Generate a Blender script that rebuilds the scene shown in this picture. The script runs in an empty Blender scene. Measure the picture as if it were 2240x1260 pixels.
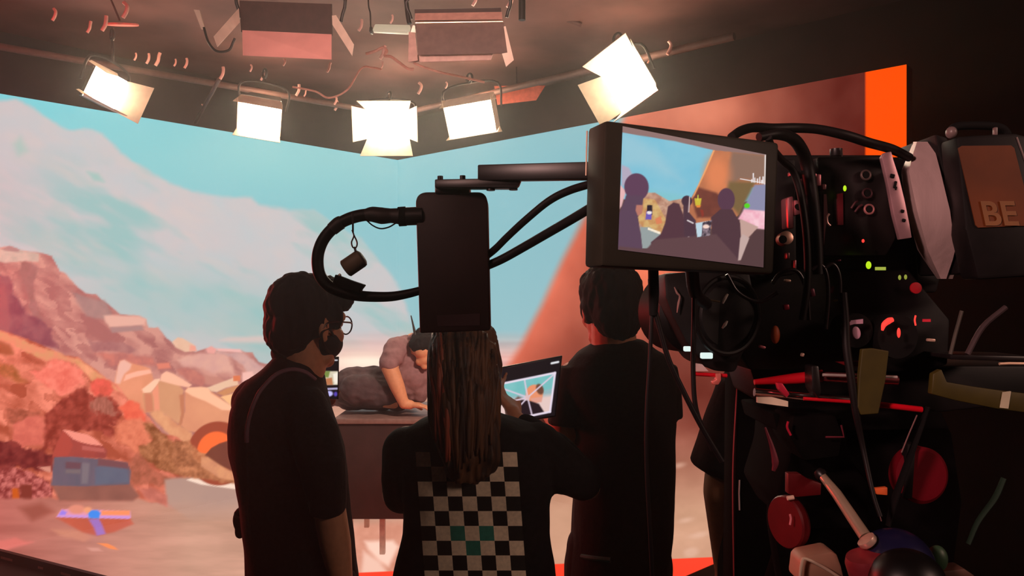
import bpy, bmesh, math, random
import numpy as np
from mathutils import Vector, Matrix, noise as mnoise
from mathutils.bvhtree import BVHTree

random.seed(11)
SC = bpy.context.scene
COL = SC.collection
# ------------------------------------------------------------------ camera
FL = 1650.0          # focal length in pixels of a 2240 px wide frame
CX, HY, CH = 1120.0, 643.0, 1.68
cam_d = bpy.data.cameras.new('camera')
cam_d.sensor_width = 36.0
cam_d.lens = FL / 2240.0 * 36.0
cam_d.shift_y = 13.0 / 2240.0
cam_d.clip_start = 0.02
cam = bpy.data.objects.new('camera', cam_d)
cam.location = (0, 0, CH)
cam.rotation_euler = (math.pi / 2, 0, 0)
COL.objects.link(cam)
SC.camera = cam


def W(px, py, d):
    """a point seen at (px, py) lying d metres in front of the lens"""
    return Vector(((px - CX) / FL * d, d, CH - (py - HY) / FL * d))


def lin(c):
    c = np.asarray(c, dtype=float) / 255.0
    return np.where(c <= 0.04045, c / 12.92, ((np.maximum(c, 0) + 0.055) / 1.055) ** 2.4)


# ------------------------------------------------------------------ materials
MATS = {}


def mat(name, rgb, rough=0.6, metal=0.0, var=0.12, scale=30.0, bump=0.0, stretch=None, rgb2=None, spec=0.5, sheen=0.0):
    if name in MATS:
        return MATS[name]
    m = bpy.data.materials.new(name)
    m.use_nodes = True
    nt = m.node_tree
    b = nt.nodes['Principled BSDF']
    b.inputs['Roughness'].default_value = rough
    b.inputs['Metallic'].default_value = metal
    b.inputs['Specular IOR Level'].default_value = spec
    if sheen:
        b.inputs['Sheen Weight'].default_value = sheen
    tc = nt.nodes.new('ShaderNodeTexCoord')
    mp = nt.nodes.new('ShaderNodeMapping')
    if stretch:
        mp.inputs['Scale'].default_value = stretch
    n = nt.nodes.new('ShaderNodeTexNoise')
    n.inputs['Scale'].default_value = scale
    n.inputs['Detail'].default_value = 4.0
    nt.links.new(tc.outputs['Object'], mp.inputs['Vector'])
    nt.links.new(mp.outputs['Vector'], n.inputs['Vector'])
    r = nt.nodes.new('ShaderNodeValToRGB')
    c1 = lin(rgb)
    c2 = lin(rgb2) if rgb2 is not None else None
    lo = c1 * (1 - var) if c2 is None else c1
    hi = np.minimum(c1 * (1 + var), 1.0) if c2 is None else c2
    r.color_ramp.elements[0].position = 0.35
    r.color_ramp.elements[1].position = 0.65
    r.color_ramp.elements[0].color = (*lo, 1)
    r.color_ramp.elements[1].color = (*hi, 1)
    nt.links.new(n.outputs['Fac'], r.inputs['Fac'])
    nt.links.new(r.outputs['Color'], b.inputs['Base Color'])
    if bump:
        bp = nt.nodes.new('ShaderNodeBump')
        bp.inputs['Strength'].default_value = bump
        bp.inputs['Distance'].default_value = 0.01
        nt.links.new(n.outputs['Fac'], bp.inputs['Height'])
        nt.links.new(bp.outputs['Normal'], b.inputs['Normal'])
    MATS[name] = m
    return m


def emit(name, rgb, strength=1.0):
    if name in MATS:
        return MATS[name]
    m = bpy.data.materials.new(name)
    m.use_nodes = True
    b = m.node_tree.nodes['Principled BSDF']
    b.inputs['Base Color'].default_value = (0.02, 0.02, 0.02, 1)
    b.inputs['Emission Color'].default_value = (*lin(rgb), 1)
    b.inputs['Emission Strength'].default_value = strength
    MATS[name] = m
    return m


def screen_mat(name, strength=1.0, spec=0.1):
    if name in MATS:
        return MATS[name]
    m = bpy.data.materials.new(name)
    m.use_nodes = True
    nt = m.node_tree
    b = nt.nodes['Principled BSDF']
    b.inputs['Base Color'].default_value = (0.012, 0.012, 0.012, 1)
    b.inputs['Roughness'].default_value = 0.55
    b.inputs['Specular IOR Level'].default_value = spec
    a = nt.nodes.new('ShaderNodeAttribute')
    a.attribute_name = 'picture'
    nt.links.new(a.outputs['Color'], b.inputs['Emission Color'])
    m.cycles.emission_sampling = 'NONE'     # big screens are found by bounced rays
    b.inputs['Emission Strength'].default_value = strength
    MATS[name] = m
    return m


# ------------------------------------------------------------------ geometry builders: (verts, faces) in world space
def join(*gs):
    vs, fs = [], []
    for g in gs:
        k = len(vs)
        vs += list(g[0])
        fs += [tuple(i + k for i in f) for f in g[1]]
    return vs, fs


def from_bm(bm):
    bm.verts.index_update()
    g = [v.co.copy() for v in bm.verts], [tuple(v.index for v in f.verts) for f in bm.faces]
    bm.free()
    return g


def box(c, size, rot=None, bevel=0.0, seg=2):
    bm = bmesh.new()
    bmesh.ops.create_cube(bm, size=1.0)
    for v in bm.verts:
        v.co = Vector((v.co.x * size[0], v.co.y * size[1], v.co.z * size[2]))
    if bevel > 0:
        bmesh.ops.bevel(bm, geom=list(bm.edges), offset=min(bevel, min(size) * 0.45), segments=seg, profile=0.5, affect='EDGES')
    M = Matrix.Translation(Vector(c)) @ (rot.to_4x4() if rot else Matrix())
    bm.transform(M)
    return from_bm(bm)


def boxpx(x0, y0, x1, y1, d, th, bevel=0.0, rot=None):
    """box whose front face spans the given pixel rectangle at distance d"""
    c = W((x0 + x1) / 2, (y0 + y1) / 2, d)
    c.y += th / 2
    return box(c, (abs(x1 - x0) / FL * d, th, abs(y1 - y0) / FL * d), rot, bevel)


def prism(front, off, bevel=0.0):
    n = len(front)
    off = Vector(off)
    bm = bmesh.new()
    a = [bm.verts.new(Vector(p)) for p in front]
    b = [bm.verts.new(Vector(p) + off) for p in front]
    bm.faces.new(a)
    bm.faces.new(b[::-1])
    for i in range(n):
        j = (i + 1) % n
        bm.faces.new((a[j], a[i], b[i], b[j]))
    bmesh.ops.recalc_face_normals(bm, faces=bm.faces)
    if bevel:
        bmesh.ops.bevel(bm, geom=list(bm.edges), offset=bevel, segments=2, profile=0.5, affect='EDGES')
    return from_bm(bm)


def prismpx(pts, d, th, bevel=0.0):
    f = [W(p[0], p[1], p[2] if len(p) > 2 else d) for p in pts]
    return prism(f, (0, th, 0), bevel)


def catmull(pts, n=8):
    P = [Vector(p) for p in pts]
    if len(P) < 3:
        return P
    Q = [P[0] * 2 - P[1]] + P + [P[-1] * 2 - P[-2]]
    out = []
    for i in range(1, len(Q) - 2):
        for k in range(n):
            t = k / n
            a, b, c, d = Q[i - 1], Q[i], Q[i + 1], Q[i + 2]
            out.append(0.5 * ((2 * b) + (c - a) * t + (2 * a - 5 * b + 4 * c - d) * t * t + (3 * b - a - 3 * c + d) * t ** 3))
    out.append(P[-1])
    return out


def tube(pts, r, seg=10, smooth=8, rend=None, flat=1.0):
    P = catmull(pts, smooth) if smooth else [Vector(p) for p in pts]
    n = len(P)
    vs, fs = [], []
    up = None
    for i, p in enumerate(P):
        t = (P[min(i + 1, n - 1)] - P[max(i - 1, 0)]).normalized()
        if up is None:
            up = Vector((0, 0, 1)) if abs(t.z) < 0.9 else Vector((0, 1, 0))
        s = t.cross(up)
        if s.length < 1e-6:
            s = t.cross(Vector((1, 0, 0)))
        s.normalize()
        up = s.cross(t).normalized()
        k = i / (n - 1)
        if isinstance(r, (list, tuple)):
            x = k * (len(r) - 1)
            a = int(min(x, len(r) - 2))
            rr = r[a] + (r[a + 1] - r[a]) * (x - a)
        else:
            rr = r if rend is None else r + (rend - r) * k
        for j in range(seg):
            a = 2 * math.pi * j / seg
            vs.append(p + (s * math.cos(a) * flat + up * math.sin(a)) * rr)
    for i in range(n - 1):
        for j in range(seg):
            a, b = i * seg + j, i * seg + (j + 1) % seg
            fs.append((a, b, b + seg, a + seg))
    fs.append(tuple(range(seg))[::-1])
    fs.append(tuple((n - 1) * seg + j for j in range(seg)))
    return vs, fs


def tubepx(pts, rpx, d0=None, **k):
    P = [W(p[0], p[1], p[2] if len(p) > 2 else d0) for p in pts]
    dm = sum(p.y for p in P) / len(P)
    r = [x / FL * dm for x in rpx] if isinstance(rpx, (list, tuple)) else rpx / FL * dm
    return tube(P, r, **k)


def cyl(p0, p1, r0, r1=None, seg=24, bevel=0.0):
    r1 = r0 if r1 is None else r1
    p0, p1 = Vector(p0), Vector(p1)
    if bevel > 0:
        L = (p1 - p0).length
        return lathe([(0, 0), (r0 - bevel, 0), (r0, bevel), (r1, L - bevel), (r1 - bevel, L), (0, L)], p0, p1 - p0, seg)
    return tube([p0, p1], r0, seg=seg, smooth=0, rend=r1)


def frame(direction):
    t = Vector(direction).normalized()
    u = Vector((0, 0, 1)) if abs(t.z) < 0.9 else Vector((1, 0, 0))
    s = t.cross(u).normalized()
    return s, s.cross(t).normalized(), t


def lathe(prof, origin, direction, seg=32):
    """profile of (radius, distance along the axis), closed at both ends"""
    s, u, t = frame(direction)
    o = Vector(origin)
    vs, fs, rings = [], [], []
    for r, h in prof:
        if r < 1e-6:
            rings.append([len(vs)])
            vs.append(o + t * h)
        else:
            rings.append(list(range(len(vs), len(vs) + seg)))
            for j in range(seg):
                a = 2 * math.pi * j / seg
                vs.append(o + t * h + (s * math.cos(a) + u * math.sin(a)) * r)
    for A, B in zip(rings, rings[1:]):
        for j in range(seg):
            k = (j + 1) % seg
            if len(A) == 1 and len(B) == 1:
                continue
            if len(A) == 1:
                fs.append((A[0], B[k], B[j]))
            elif len(B) == 1:
                fs.append((A[j], A[k], B[0]))
            else:
                fs.append((A[j], A[k], B[k], B[j]))
    return vs, fs


def ring(c, axis, R, r, seg=32, tseg=10):
    s, u, t = frame(axis)
    c = Vector(c)
    vs, fs = [], []
    for i in range(seg):
        a = 2 * math.pi * i / seg
        dr = s * math.cos(a) + u * math.sin(a)
        for j in range(tseg):
            b = 2 * math.pi * j / tseg
            vs.append(c + dr * (R + r * math.cos(b)) + t * r * math.sin(b))
    for i in range(seg):
        for j in range(tseg):
            k, l = (i + 1) % seg, (j + 1) % tseg
            fs.append((i * tseg + j, k * tseg + j, k * tseg + l, i * tseg + l))
    return vs, fs


def ball(c, rad, rot=None, u=20, v=12):
    bm = bmesh.new()
    bmesh.ops.create_uvsphere(bm, u_segments=u, v_segments=v, radius=1.0)
    rr = rad if isinstance(rad, (tuple, list)) else (rad,) * 3
    M = Matrix.Translation(Vector(c)) @ (rot.to_4x4() if rot else Matrix()) @ Matrix.Diagonal((*rr, 1))
    bm.transform(M)
    return from_bm(bm)


def rc(p0, r0, p1, r1, seg=16):
    """tapered limb piece with round ends"""
    p0, p1 = Vector(p0), Vector(p1)
    return join(ball(p0, r0, u=seg, v=10), ball(p1, r1, u=seg, v=10), tube([p0, p1], r0, seg=seg, smooth=0, rend=r1))


def chain(pts):
    g = []
    for (p, r), (q, s) in zip(pts, pts[1:]):
        g.append(rc(p, r, q, s))
    return join(*g)


def loft(secs, seg=36, ex=2.4, yaw=0.0):
    """secs: (centre, half width, half depth) stacked sections"""
    vs, fs = [], []
    for s_ in secs:
        c, a, b = s_[0], s_[1], s_[2]
        yw = s_[3] if len(s_) > 3 else yaw
        cy, sy = math.cos(yw), math.sin(yw)
        for j in range(seg):
            t = 2 * math.pi * j / seg
            x = math.copysign(abs(math.cos(t)) ** (2 / ex), math.cos(t)) * a
            y = math.copysign(abs(math.sin(t)) ** (2 / ex), math.sin(t)) * b
            vs.append(Vector(c) + Vector((x * cy - y * sy, x * sy + y * cy, 0)))
    n = len(secs)
    for i in range(n - 1):
        for j in range(seg):
            a, b = i * seg + j, i * seg + (j + 1) % seg
            fs.append((a, b, b + seg, a + seg))
    fs.append(tuple(range(seg))[::-1])
    fs.append(tuple((n - 1) * seg + j for j in range(seg)))
    return vs, fs


def loftpx(secs, d, thick, **k):
    out = []
    for s_ in secs:
        y, xl, xr = s_[0], s_[1], s_[2]
        th = s_[3] if len(s_) > 3 else thick
        dd = s_[4] if len(s_) > 4 else d
        out.append((W((xl + xr) / 2, y, dd), (xr - xl) / 2 / FL * dd, th / 2))
    return loft(out, **k)


# ------------------------------------------------------------------ objects
def link(name, g, m, parent=None, smooth=False, autosmooth=None):
    vs = [Vector(v) for v in g[0]]
    lo = Vector((min(v.x for v in vs), min(v.y for v in vs), min(v.z for v in vs)))
    hi = Vector((max(v.x for v in vs), max(v.y for v in vs), max(v.z for v in vs)))
    c = (lo + hi) / 2
    me = bpy.data.meshes.new(name)
    me.from_pydata([tuple(v - c) for v in vs], [], [tuple(f) for f in g[1]])
    bm = bmesh.new()
    bm.from_mesh(me)
    bmesh.ops.recalc_face_normals(bm, faces=bm.faces)
    bm.to_mesh(me)
    bm.free()
    if m is not None:
        me.materials.append(m)
    if smooth:
        me.shade_smooth()
        if autosmooth:
            me.set_sharp_from_angle(angle=autosmooth)
    o = bpy.data.objects.new(name, me)
    o.location = c
    COL.objects.link(o)
    if parent is not None:
        o.parent = parent
        o.matrix_parent_inverse = Matrix.Translation(-world_loc(parent))
    return o


def world_loc(o):
    """all parents here are unrotated: a child keeps its own world location in .location"""
    return Vector(o.location)


def tag(o, label, cat, group=None, kind=None):
    o['label'] = label
    o['category'] = cat
    if group:
        o['group'] = group
    if kind:
        o['kind'] = kind
    return o


def thing(name, label, cat, loc, group=None):
    o = bpy.data.objects.new(name, None)
    o.empty_display_size = 0.05
    o.location = Vector(loc)
    COL.objects.link(o)
    return tag(o, label, cat, group)


def solo(name, g, m, label, cat, group=None, smooth=False, autosmooth=0.7):
    return tag(link(name, g, m, None, smooth, autosmooth), label, cat, group)


def struct(name, g, m):
    o = link(name, g, m)
    o['kind'] = 'structure'
    return o


def S(name, g, m, parent, a=0.7):
    return link(name, g, m, parent, True, a)


def blob(name, g, m, parent=None, voxel=0.006, smooth=4, disp=None):
    """one continuous skin around overlapping closed shapes"""
    tmp = link(name + '_tmp', g, None)
    md = tmp.modifiers.new('r', 'REMESH')
    md.mode = 'VOXEL'
    md.voxel_size = voxel
    md.use_smooth_shade = True
    if smooth:
        sm = tmp.modifiers.new('s', 'SMOOTH')
        sm.factor = 0.5
        sm.iterations = smooth
    dg = bpy.context.evaluated_depsgraph_get()
    dg.update()
    me = bpy.data.meshes.new_from_object(tmp.evaluated_get(dg))
    loc = tmp.location.copy()
    bpy.data.objects.remove(tmp)
    me.name = name
    me.materials.clear()
    me.materials.append(m)
    if disp:
        amp, sc, st = disp
        me.update()
        nor = [v.normal.copy() for v in me.vertices]
        for v, n in zip(me.vertices, nor):
            p = (v.co + loc)
            q = Vector((p.x * sc * st[0], p.y * sc * st[1], p.z * sc * st[2]))
            v.co += n * amp * (mnoise.noise(q) + 0.5 * mnoise.noise(q * 2.1))
    me.shade_smooth()
    o = bpy.data.objects.new(name, me)
    o.location = loc
    COL.objects.link(o)
    if parent is not None:
        o.parent = parent
        o.matrix_parent_inverse = Matrix.Translation(-world_loc(parent))
    return o


def bvh_of(o):
    return BVHTree.FromPolygons([v.co + o.location for v in o.data.vertices], [tuple(p.vertices) for p in o.data.polygons])


# ------------------------------------------------------------------ pictures shown on screens
_T = np.random.RandomState(5).rand(256, 256)


def vn(x, y, s=0):
    x = np.asarray(x) + s * 17.31
    y = np.asarray(y) + s * 9.77
    xi, yi = np.floor(x).astype(int), np.floor(y).astype(int)
    fx, fy = x - xi, y - yi
    fx, fy = fx * fx * (3 - 2 * fx), fy * fy * (3 - 2 * fy)
    a = _T[xi % 256, yi % 256]
    b = _T[(xi + 1) % 256, yi % 256]
    c = _T[xi % 256, (yi + 1) % 256]
    d = _T[(xi + 1) % 256, (yi + 1) % 256]
    return (a * (1 - fx) + b * fx) * (1 - fy) + (c * (1 - fx) + d * fx) * fy


def fbm(x, y, s=0, o=4):
    v, a, t = 0, 0.5, 0
    for i in range(o):
        v = v + a * vn(x * 2 ** i, y * 2 ** i, s + i)
        t += a
        a *= 0.55
    return v / t


def facets(x, y, sc, s=0):
    """flat random tone per jittered cell: broken rock"""
    gx, gy = x / sc, y / sc
    xi, yi = np.floor(gx).astype(int), np.floor(gy).astype(int)
    best = np.full(x.shape, 1e9)
    val = np.zeros(x.shape)
    for dx in (-1, 0, 1):
        for dy in (-1, 0, 1):
            cx, cy = xi + dx, yi + dy
            jx = cx + _T[(cx + s * 7) % 256, cy % 256]
            jy = cy + _T[cx % 256, (cy + s * 13 + 50) % 256]
            d = (gx - jx) ** 2 + (gy - jy) ** 2
            w = _T[(cx * 3 + s) % 256, (cy * 5 + 3) % 256]
            k = d < best
            best = np.where(k, d, best)
            val = np.where(k, w, val)
    return val


class Paint:
    def __init__(self, x, y):
        self.x, self.y = np.asarray(x, float), np.asarray(y, float)
        self.c = np.zeros((len(self.x), 3))

    def fill(self, c):
        self.c[:] = c

    def blend(self, mask, col):
        col = np.asarray(col, float)
        if col.ndim == 1:
            col = col[None, :]
        self.c += (col - self.c) * mask[:, None]

    def mask(self, pts, feather=2.0, rough=0.0, rs=22.0, seed=0):
        P = np.asarray(pts, float)
        m = feather + rough + 2
        k = (self.x > P[:, 0].min() - m) & (self.x < P[:, 0].max() + m) & (self.y > P[:, 1].min() - m) & (self.y < P[:, 1].max() + m)
        out = np.zeros(len(self.x))
        if not k.any():
            return out
        x, y = self.x[k], self.y[k]
        if rough:
            nx = fbm(x / rs, y / rs, seed + 3, 3) - 0.5
            ny = fbm(x / rs, y / rs, seed + 8, 3) - 0.5
            x, y = x + nx * rough * 3, y + ny * rough * 3
        ins = np.zeros(len(x), bool)
        dm = np.full(len(x), 1e18)
        n = len(P)
        for i in range(n):
            ax, ay = P[i]
            bx, by = P[(i + 1) % n]
            if ay != by:
                c = ((ay > y) != (by > y)) & (x < (bx - ax) * (y - ay) / (by - ay) + ax)
                ins ^= c
            ex, ey = bx - ax, by - ay
            L = ex * ex + ey * ey + 1e-9
            t = np.clip(((x - ax) * ex + (y - ay) * ey) / L, 0, 1)
            dm = np.minimum(dm, (x - ax - t * ex) ** 2 + (y - ay - t * ey) ** 2)
        sd = np.sqrt(dm) * np.where(ins, 1, -1)
        v = np.clip(0.5 + sd / (2 * max(feather, 0.3)), 0, 1)
        out[k] = v * v * (3 - 2 * v)
        return out

    def poly(self, pts, c, c2=None, feather=1.6, rough=0.0, rs=22.0, ns=18.0, seed=0, alpha=1.0, mode='fbm', st=(1, 1), rot=0.0, con=1.0):
        m = self.mask(pts, feather, rough, rs, seed) * alpha
        k = m > 0
        if not k.any():
            return
        if c2 is None:
            col = np.asarray(c, float)[None, :]
        else:
            x, y = self.x[k], self.y[k]
            a = math.radians(rot)
            u = (x * math.cos(a) + y * math.sin(a)) * st[0]
            v = (-x * math.sin(a) + y * math.cos(a)) * st[1]
            if mode == 'fbm':
                t = fbm(u / ns, v / ns, seed + 1, 4)
            else:
                wx = (fbm(u / ns, v / ns, seed + 21, 2) - 0.5) * ns * 1.2
                wy = (fbm(u / ns, v / ns, seed + 31, 2) - 0.5) * ns * 1.2
                t = 0.30 * facets(u + wx, v + wy, ns, seed) + 0.70 * fbm(u / ns, v / ns, seed + 1, 4)
            t = np.clip((t - 0.5) * 2.0 * con + 0.5, 0, 1)[:, None]
            col = np.asarray(c, float) * (1 - t) + np.asarray(c2, float) * t
        mk = m[k][:, None]
        self.c[k] += (col - self.c[k]) * mk

    def ell(self, cx, cy, rx, ry, c, feather=2.0, alpha=1.0, rot=0.0):
        a = math.radians(rot)
        dx, dy = self.x - cx, self.y - cy
        u, v = dx * math.cos(a) + dy * math.sin(a), -dx * math.sin(a) + dy * math.cos(a)
        q = np.sqrt((u / rx) ** 2 + (v / ry) ** 2)
        sd = (1 - q) * min(rx, ry)
        t = np.clip(0.5 + sd / (2 * max(feather, 0.3)), 0, 1)
        self.blend(t * t * (3 - 2 * t) * alpha, c)

    def line(self, x0, y0, x1, y1, w, c, feather=1.0, alpha=1.0):
        ex, ey = x1 - x0, y1 - y0
        L = ex * ex + ey * ey + 1e-9
        t = np.clip(((self.x - x0) * ex + (self.y - y0) * ey) / L, 0, 1)
        d = np.sqrt((self.x - x0 - t * ex) ** 2 + (self.y - y0 - t * ey) ** 2)
        v = np.clip(0.5 + (w / 2 - d) / (2 * feather), 0, 1)
        self.blend(v * alpha, c)


def screen(name, P00, P10, P01, P11, nu, nv, painter, parent, m, xy=None, cut=0.0, gain=1.0):
    """grid between four corners carrying a picture (colour per point)"""
    u = np.linspace(0, 1, nu)
    v = np.linspace(0, 1, nv)
    U, V = np.meshgrid(u, v)
    U, V = U.ravel(), V.ravel()
    A = [np.array(p, float) for p in (P00, P10, P01, P11)]
    w = [(1 - U) * (1 - V), U * (1 - V), (1 - U) * V, U * V]
    X = sum(wi[:, None] * a[None, :] for wi, a in zip(w, A))
    if xy is None:
        px = CX + X[:, 0] / X[:, 1] * FL
        py = HY + (CH - X[:, 2]) / X[:, 1] * FL
    else:
        px = sum(wi * q[0] for wi, q in zip(w, xy))
        py = sum(wi * q[1] for wi, q in zip(w, xy))
    pt = Paint(px, py)
    painter(pt)
    c = X.mean(0)
    me = bpy.data.meshes.new(name)
    fs = []
    for j in range(nv - 1):
        for i in range(nu - 1):
            a = j * nu + i
            fs.append((a, a + 1, a + nu + 1, a + nu))
    me.from_pydata([tuple(p) for p in (X - c)], [], fs)
    at = me.color_attributes.new('picture', 'FLOAT_COLOR', 'POINT')
    rgba = np.ones((len(px), 4), np.float32)
    rgba[:, :3] = np.clip((lin(np.clip(pt.c, 0, 255)) - cut) * gain, 0, 4)
    at.data.foreach_set('color', rgba.ravel())
    me.materials.append(m)
    o = bpy.data.objects.new(name, me)
    o.location = tuple(c)
    COL.objects.link(o)
    if parent is not None:
        o.parent = parent
        o.matrix_parent_inverse = Matrix.Translation(-world_loc(parent))
    return o
# ------------------------------------------------------------------ the picture running on the LED walls and LED floor
def desert(p):
    x, y = p.x, p.y
    # sky
    ky = np.clip((y - 200) / 550, 0, 1)[:, None]
    kx = np.clip((x - 100) / 1150, 0, 1)[:, None]
    top = np.array([120, 203, 210.]) * (1 - kx) + np.array([120, 178, 188.]) * kx
    bot = np.array([148, 190, 190.]) * (1 - kx) + np.array([146, 188, 196.]) * kx
    p.c[:] = top * (1 - ky) + bot * ky
    g = np.exp(-((x - 560) / 330.) ** 2 - ((y - 345) / 90.) ** 2)
    p.blend(g * 0.55, (148, 206, 204))
    n = fbm(x / 170, y / 120, 4, 3)
    p.blend(np.clip(n - 0.5, 0, 1) * 0.5, (160, 195, 205))
    # billowing cloud bank
    cl = [(-700, 60), (-200, 190), (0, 222), (35, 219), (75, 236), (110, 262), (150, 286), (190, 283), (225, 290), (265, 330), (320, 370),
          (370, 402), (430, 421), (480, 428), (550, 432), (564, 448), (600, 456), (690, 458), (716, 480), (745, 500), (792, 522), (812, 548),
          (850, 590), (880, 640), (905, 740), (905, 900), (-700, 900)]
    p.poly(cl, (200, 190, 190), (190, 192, 194), feather=7, rough=5, rs=40, ns=60, seed=2)
    m = p.mask(cl, 6, 5, 40, 2)
    a = math.radians(27)
    u, v = x * math.cos(a) + y * math.sin(a), -x * math.sin(a) + y * math.cos(a)
    t = fbm(u / 190, v / 62, 12, 4)
    deep = np.clip((t - 0.47) * 4.2, 0, 1) * np.clip((y - 330 - np.clip(x - 400, 0, 400) * 0.25) / 130 + 0.15, 0, 1)
    p.blend(m * deep * 0.95, (146, 188, 186))
    t2 = fbm(u / 120, v / 40, 33, 3)
    p.blend(m * np.clip((t2 - 0.55) * 4, 0, 1) * 0.45, (212, 192, 186))
    p.blend(m * np.exp(-((x + 20) / 130.) ** 2 - ((y - 430) / 130.) ** 2) * 0.55, (207, 180, 182))
    k = np.exp(-((x - 330) / 190.) ** 2 - ((y - 650) / 70.) ** 2)
    p.blend(m * k * 0.6, (150, 190, 188))
    p.blend(np.exp(-((x - 520) / 150.) ** 2 - ((y - 690) / 60.) ** 2) * 0.5, (150, 188, 186))
    p.poly([(30, 315), (45, 300), (60, 330), (40, 340)], (150, 190, 178), feather=12, alpha=.6)
    p.poly([(190, 375), (215, 380), (228, 398), (205, 395)], (140, 190, 180), feather=7, alpha=.7)
    # low pink haze over the horizon
    hz = np.clip((y - 722) / 60, 0, 1) * (x > 640) * np.clip((x - 690) / 60, 0, 1)
    band = fbm(x / 260, y / 9, 41, 3)
    hc = np.array([232, 172, 162.])[None, :] + (band[:, None] - 0.5) * np.array([40, 50, 46.])[None, :]
    p.blend(hz * 0.95, hc)
    p.blend(np.exp(-((x - 800) / 110.) ** 2 - ((y - 792) / 22.) ** 2), (255, 236, 214))
    p.poly([(480, 745), (500, 738), (570, 735), (600, 739), (640, 748), (600, 752), (540, 752)], (208, 190, 184), feather=6)
    p.poly([(485, 752), (560, 748), (640, 752), (640, 800), (560, 800), (540, 770)], (150, 186, 184), feather=8, alpha=.5)
    # far mountain
    mt = [(-700, 500), (-50, 545), (0, 541), (20, 537), (44, 546), (60, 548), (85, 552), (101, 556), (112, 560), (120, 574), (131, 594), (141, 596), (155, 611),
          (172, 630), (187, 641), (211, 645), (222, 653), (240, 668), (262, 688), (300, 690), (320, 698), (326, 715), (346, 716), (364, 742),
          (378, 752), (400, 760), (428, 770), (452, 762), (470, 766), (526, 766), (540, 771), (552, 772), (566, 792), (640, 812), (720, 846), (800, 900), (800, 1300), (-700, 1300)]
    p.poly(mt, (166, 104, 100), (208, 146, 132), feather=2.2, rough=1.5, rs=18, ns=30, seed=3, mode='rock', st=(1.5, .75), rot=-62, con=1.3)
    p.poly([(-700, 545), (0, 546), (45, 548), (86, 555), (84, 572), (60, 571), (30, 574), (0, 573), (-700, 572)], (214, 178, 162), (190, 165, 150), feather=3, rough=2, rs=14, ns=14, seed=5)
    p.poly([(5, 545), (20, 538), (42, 546), (40, 552), (10, 548)], (172, 130, 125), feather=2)
    p.poly([(45, 572), (55, 569), (82, 578), (84, 590), (72, 620), (78, 660), (95, 700), (80, 700), (55, 640), (43, 600)], (150, 102, 96), (165, 112, 108), feather=4, rough=5, rs=16, ns=16, seed=6)
    p.poly([(-700, 590), (-50, 596), (2, 600), (16, 604), (28, 640), (50, 660), (62, 690), (92, 704), (112, 722), (128, 762), (92, 762), (42, 740), (0, 722), (-700, 600)], (122, 70, 82), (150, 92, 96), feather=5, rough=7, rs=22, ns=22, seed=7)
    p.poly([(-20, 610), (10, 625), (25, 700), (22, 735), (-20, 715)], (160, 92, 94), feather=5, rough=4, alpha=.8)
    p.poly([(158, 638), (178, 648), (212, 655), (228, 655), (247, 688), (232, 702), (190, 692), (166, 664)], (156, 122, 118), (172, 132, 126), feather=5, rough=3, ns=20, seed=8)
    p.poly([(228, 690), (262, 690), (302, 692), (320, 700), (316, 712), (240, 716), (232, 705)], (226, 172, 155), feather=4, rough=2)
    p.poly([(240, 716), (310, 712), (315, 722), (245, 728)], (168, 130, 126), feather=3)
    p.poly([(194, 745), (265, 745), (300, 765), (292, 775), (205, 768)], (158, 102, 102), (178, 122, 116), feather=4, rough=4, ns=18, seed=9)
    p.poly([(205, 775), (255, 772), (330, 780), (345, 800), (240, 800)], (206, 122, 108), (176, 108, 102), feather=5, rough=4, ns=14, seed=10)
    p.poly([(390, 785), (410, 772), (490, 775), (505, 790), (512, 815), (460, 815), (440, 802), (395, 800)], (224, 168, 150), (212, 156, 146), feather=6, rough=4, ns=24, seed=11)
    p.poly([(450, 770), (530, 770), (560, 790), (600, 830), (560, 850), (530, 800), (505, 778)], (196, 152, 148), (214, 166, 156), feather=5, rough=4, ns=16, seed=12)
    p.poly([(472, 762), (525, 764), (530, 771), (478, 768)], (236, 178, 170), feather=2)
    p.poly([(450, 763), (462, 757), (474, 764), (468, 774), (454, 772)], (232, 160, 150), feather=2.5)
    p.poly([(388, 806), (425, 808), (455, 830), (440, 845), (415, 835), (392, 820)], (182, 110, 102), (200, 124, 110), feather=4, rough=3, ns=12, seed=13)
    p.poly([(445, 820), (475, 825), (500, 835), (470, 845), (448, 838)], (196, 132, 118), feather=3, rough=2)
    p.poly([(342, 795), (370, 793), (374, 805), (346, 808)], (220, 128, 108), feather=3)
    p.poly([(376, 748), (389, 738), (400, 740), (424, 754), (430, 768), (405, 770), (384, 760)], (232, 188, 160), (226, 180, 152), feather=2, ns=20)
    p.poly([(416, 754), (428, 757), (430, 768), (414, 768)], (236, 158, 138), feather=2)
    # pale blocks
    p.poly([(250, 838), (258, 800), (262, 790), (270, 787), (290, 795), (310, 800), (328, 806), (336, 830), (320, 856), (318, 905), (290, 900), (262, 862)], (232, 150, 116), (218, 140, 106), feather=2, ns=40, seed=14)
    p.poly([(258, 802), (263, 790), (272, 787), (288, 797), (284, 808), (272, 818), (262, 840), (252, 838)], (236, 178, 160), feather=3)
    p.poly([(275, 820), (300, 812), (328, 808), (332, 816), (290, 826), (270, 834)], (250, 178, 152), feather=2)
    p.poly([(310, 852), (338, 830), (350, 828), (346, 842), (330, 858), (316, 862)], (250, 196, 164), feather=2)
    p.poly([(312, 860), (332, 858), (350, 832), (388, 838), (402, 854), (396, 880), (402, 905), (394, 930), (360, 905), (316, 902)], (216, 154, 116), (208, 146, 110), feather=2, ns=40, seed=15)
    p.poly([(332, 858), (346, 840), (350, 905), (338, 900), (336, 870)], (236, 148, 118), feather=2.5)
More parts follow.
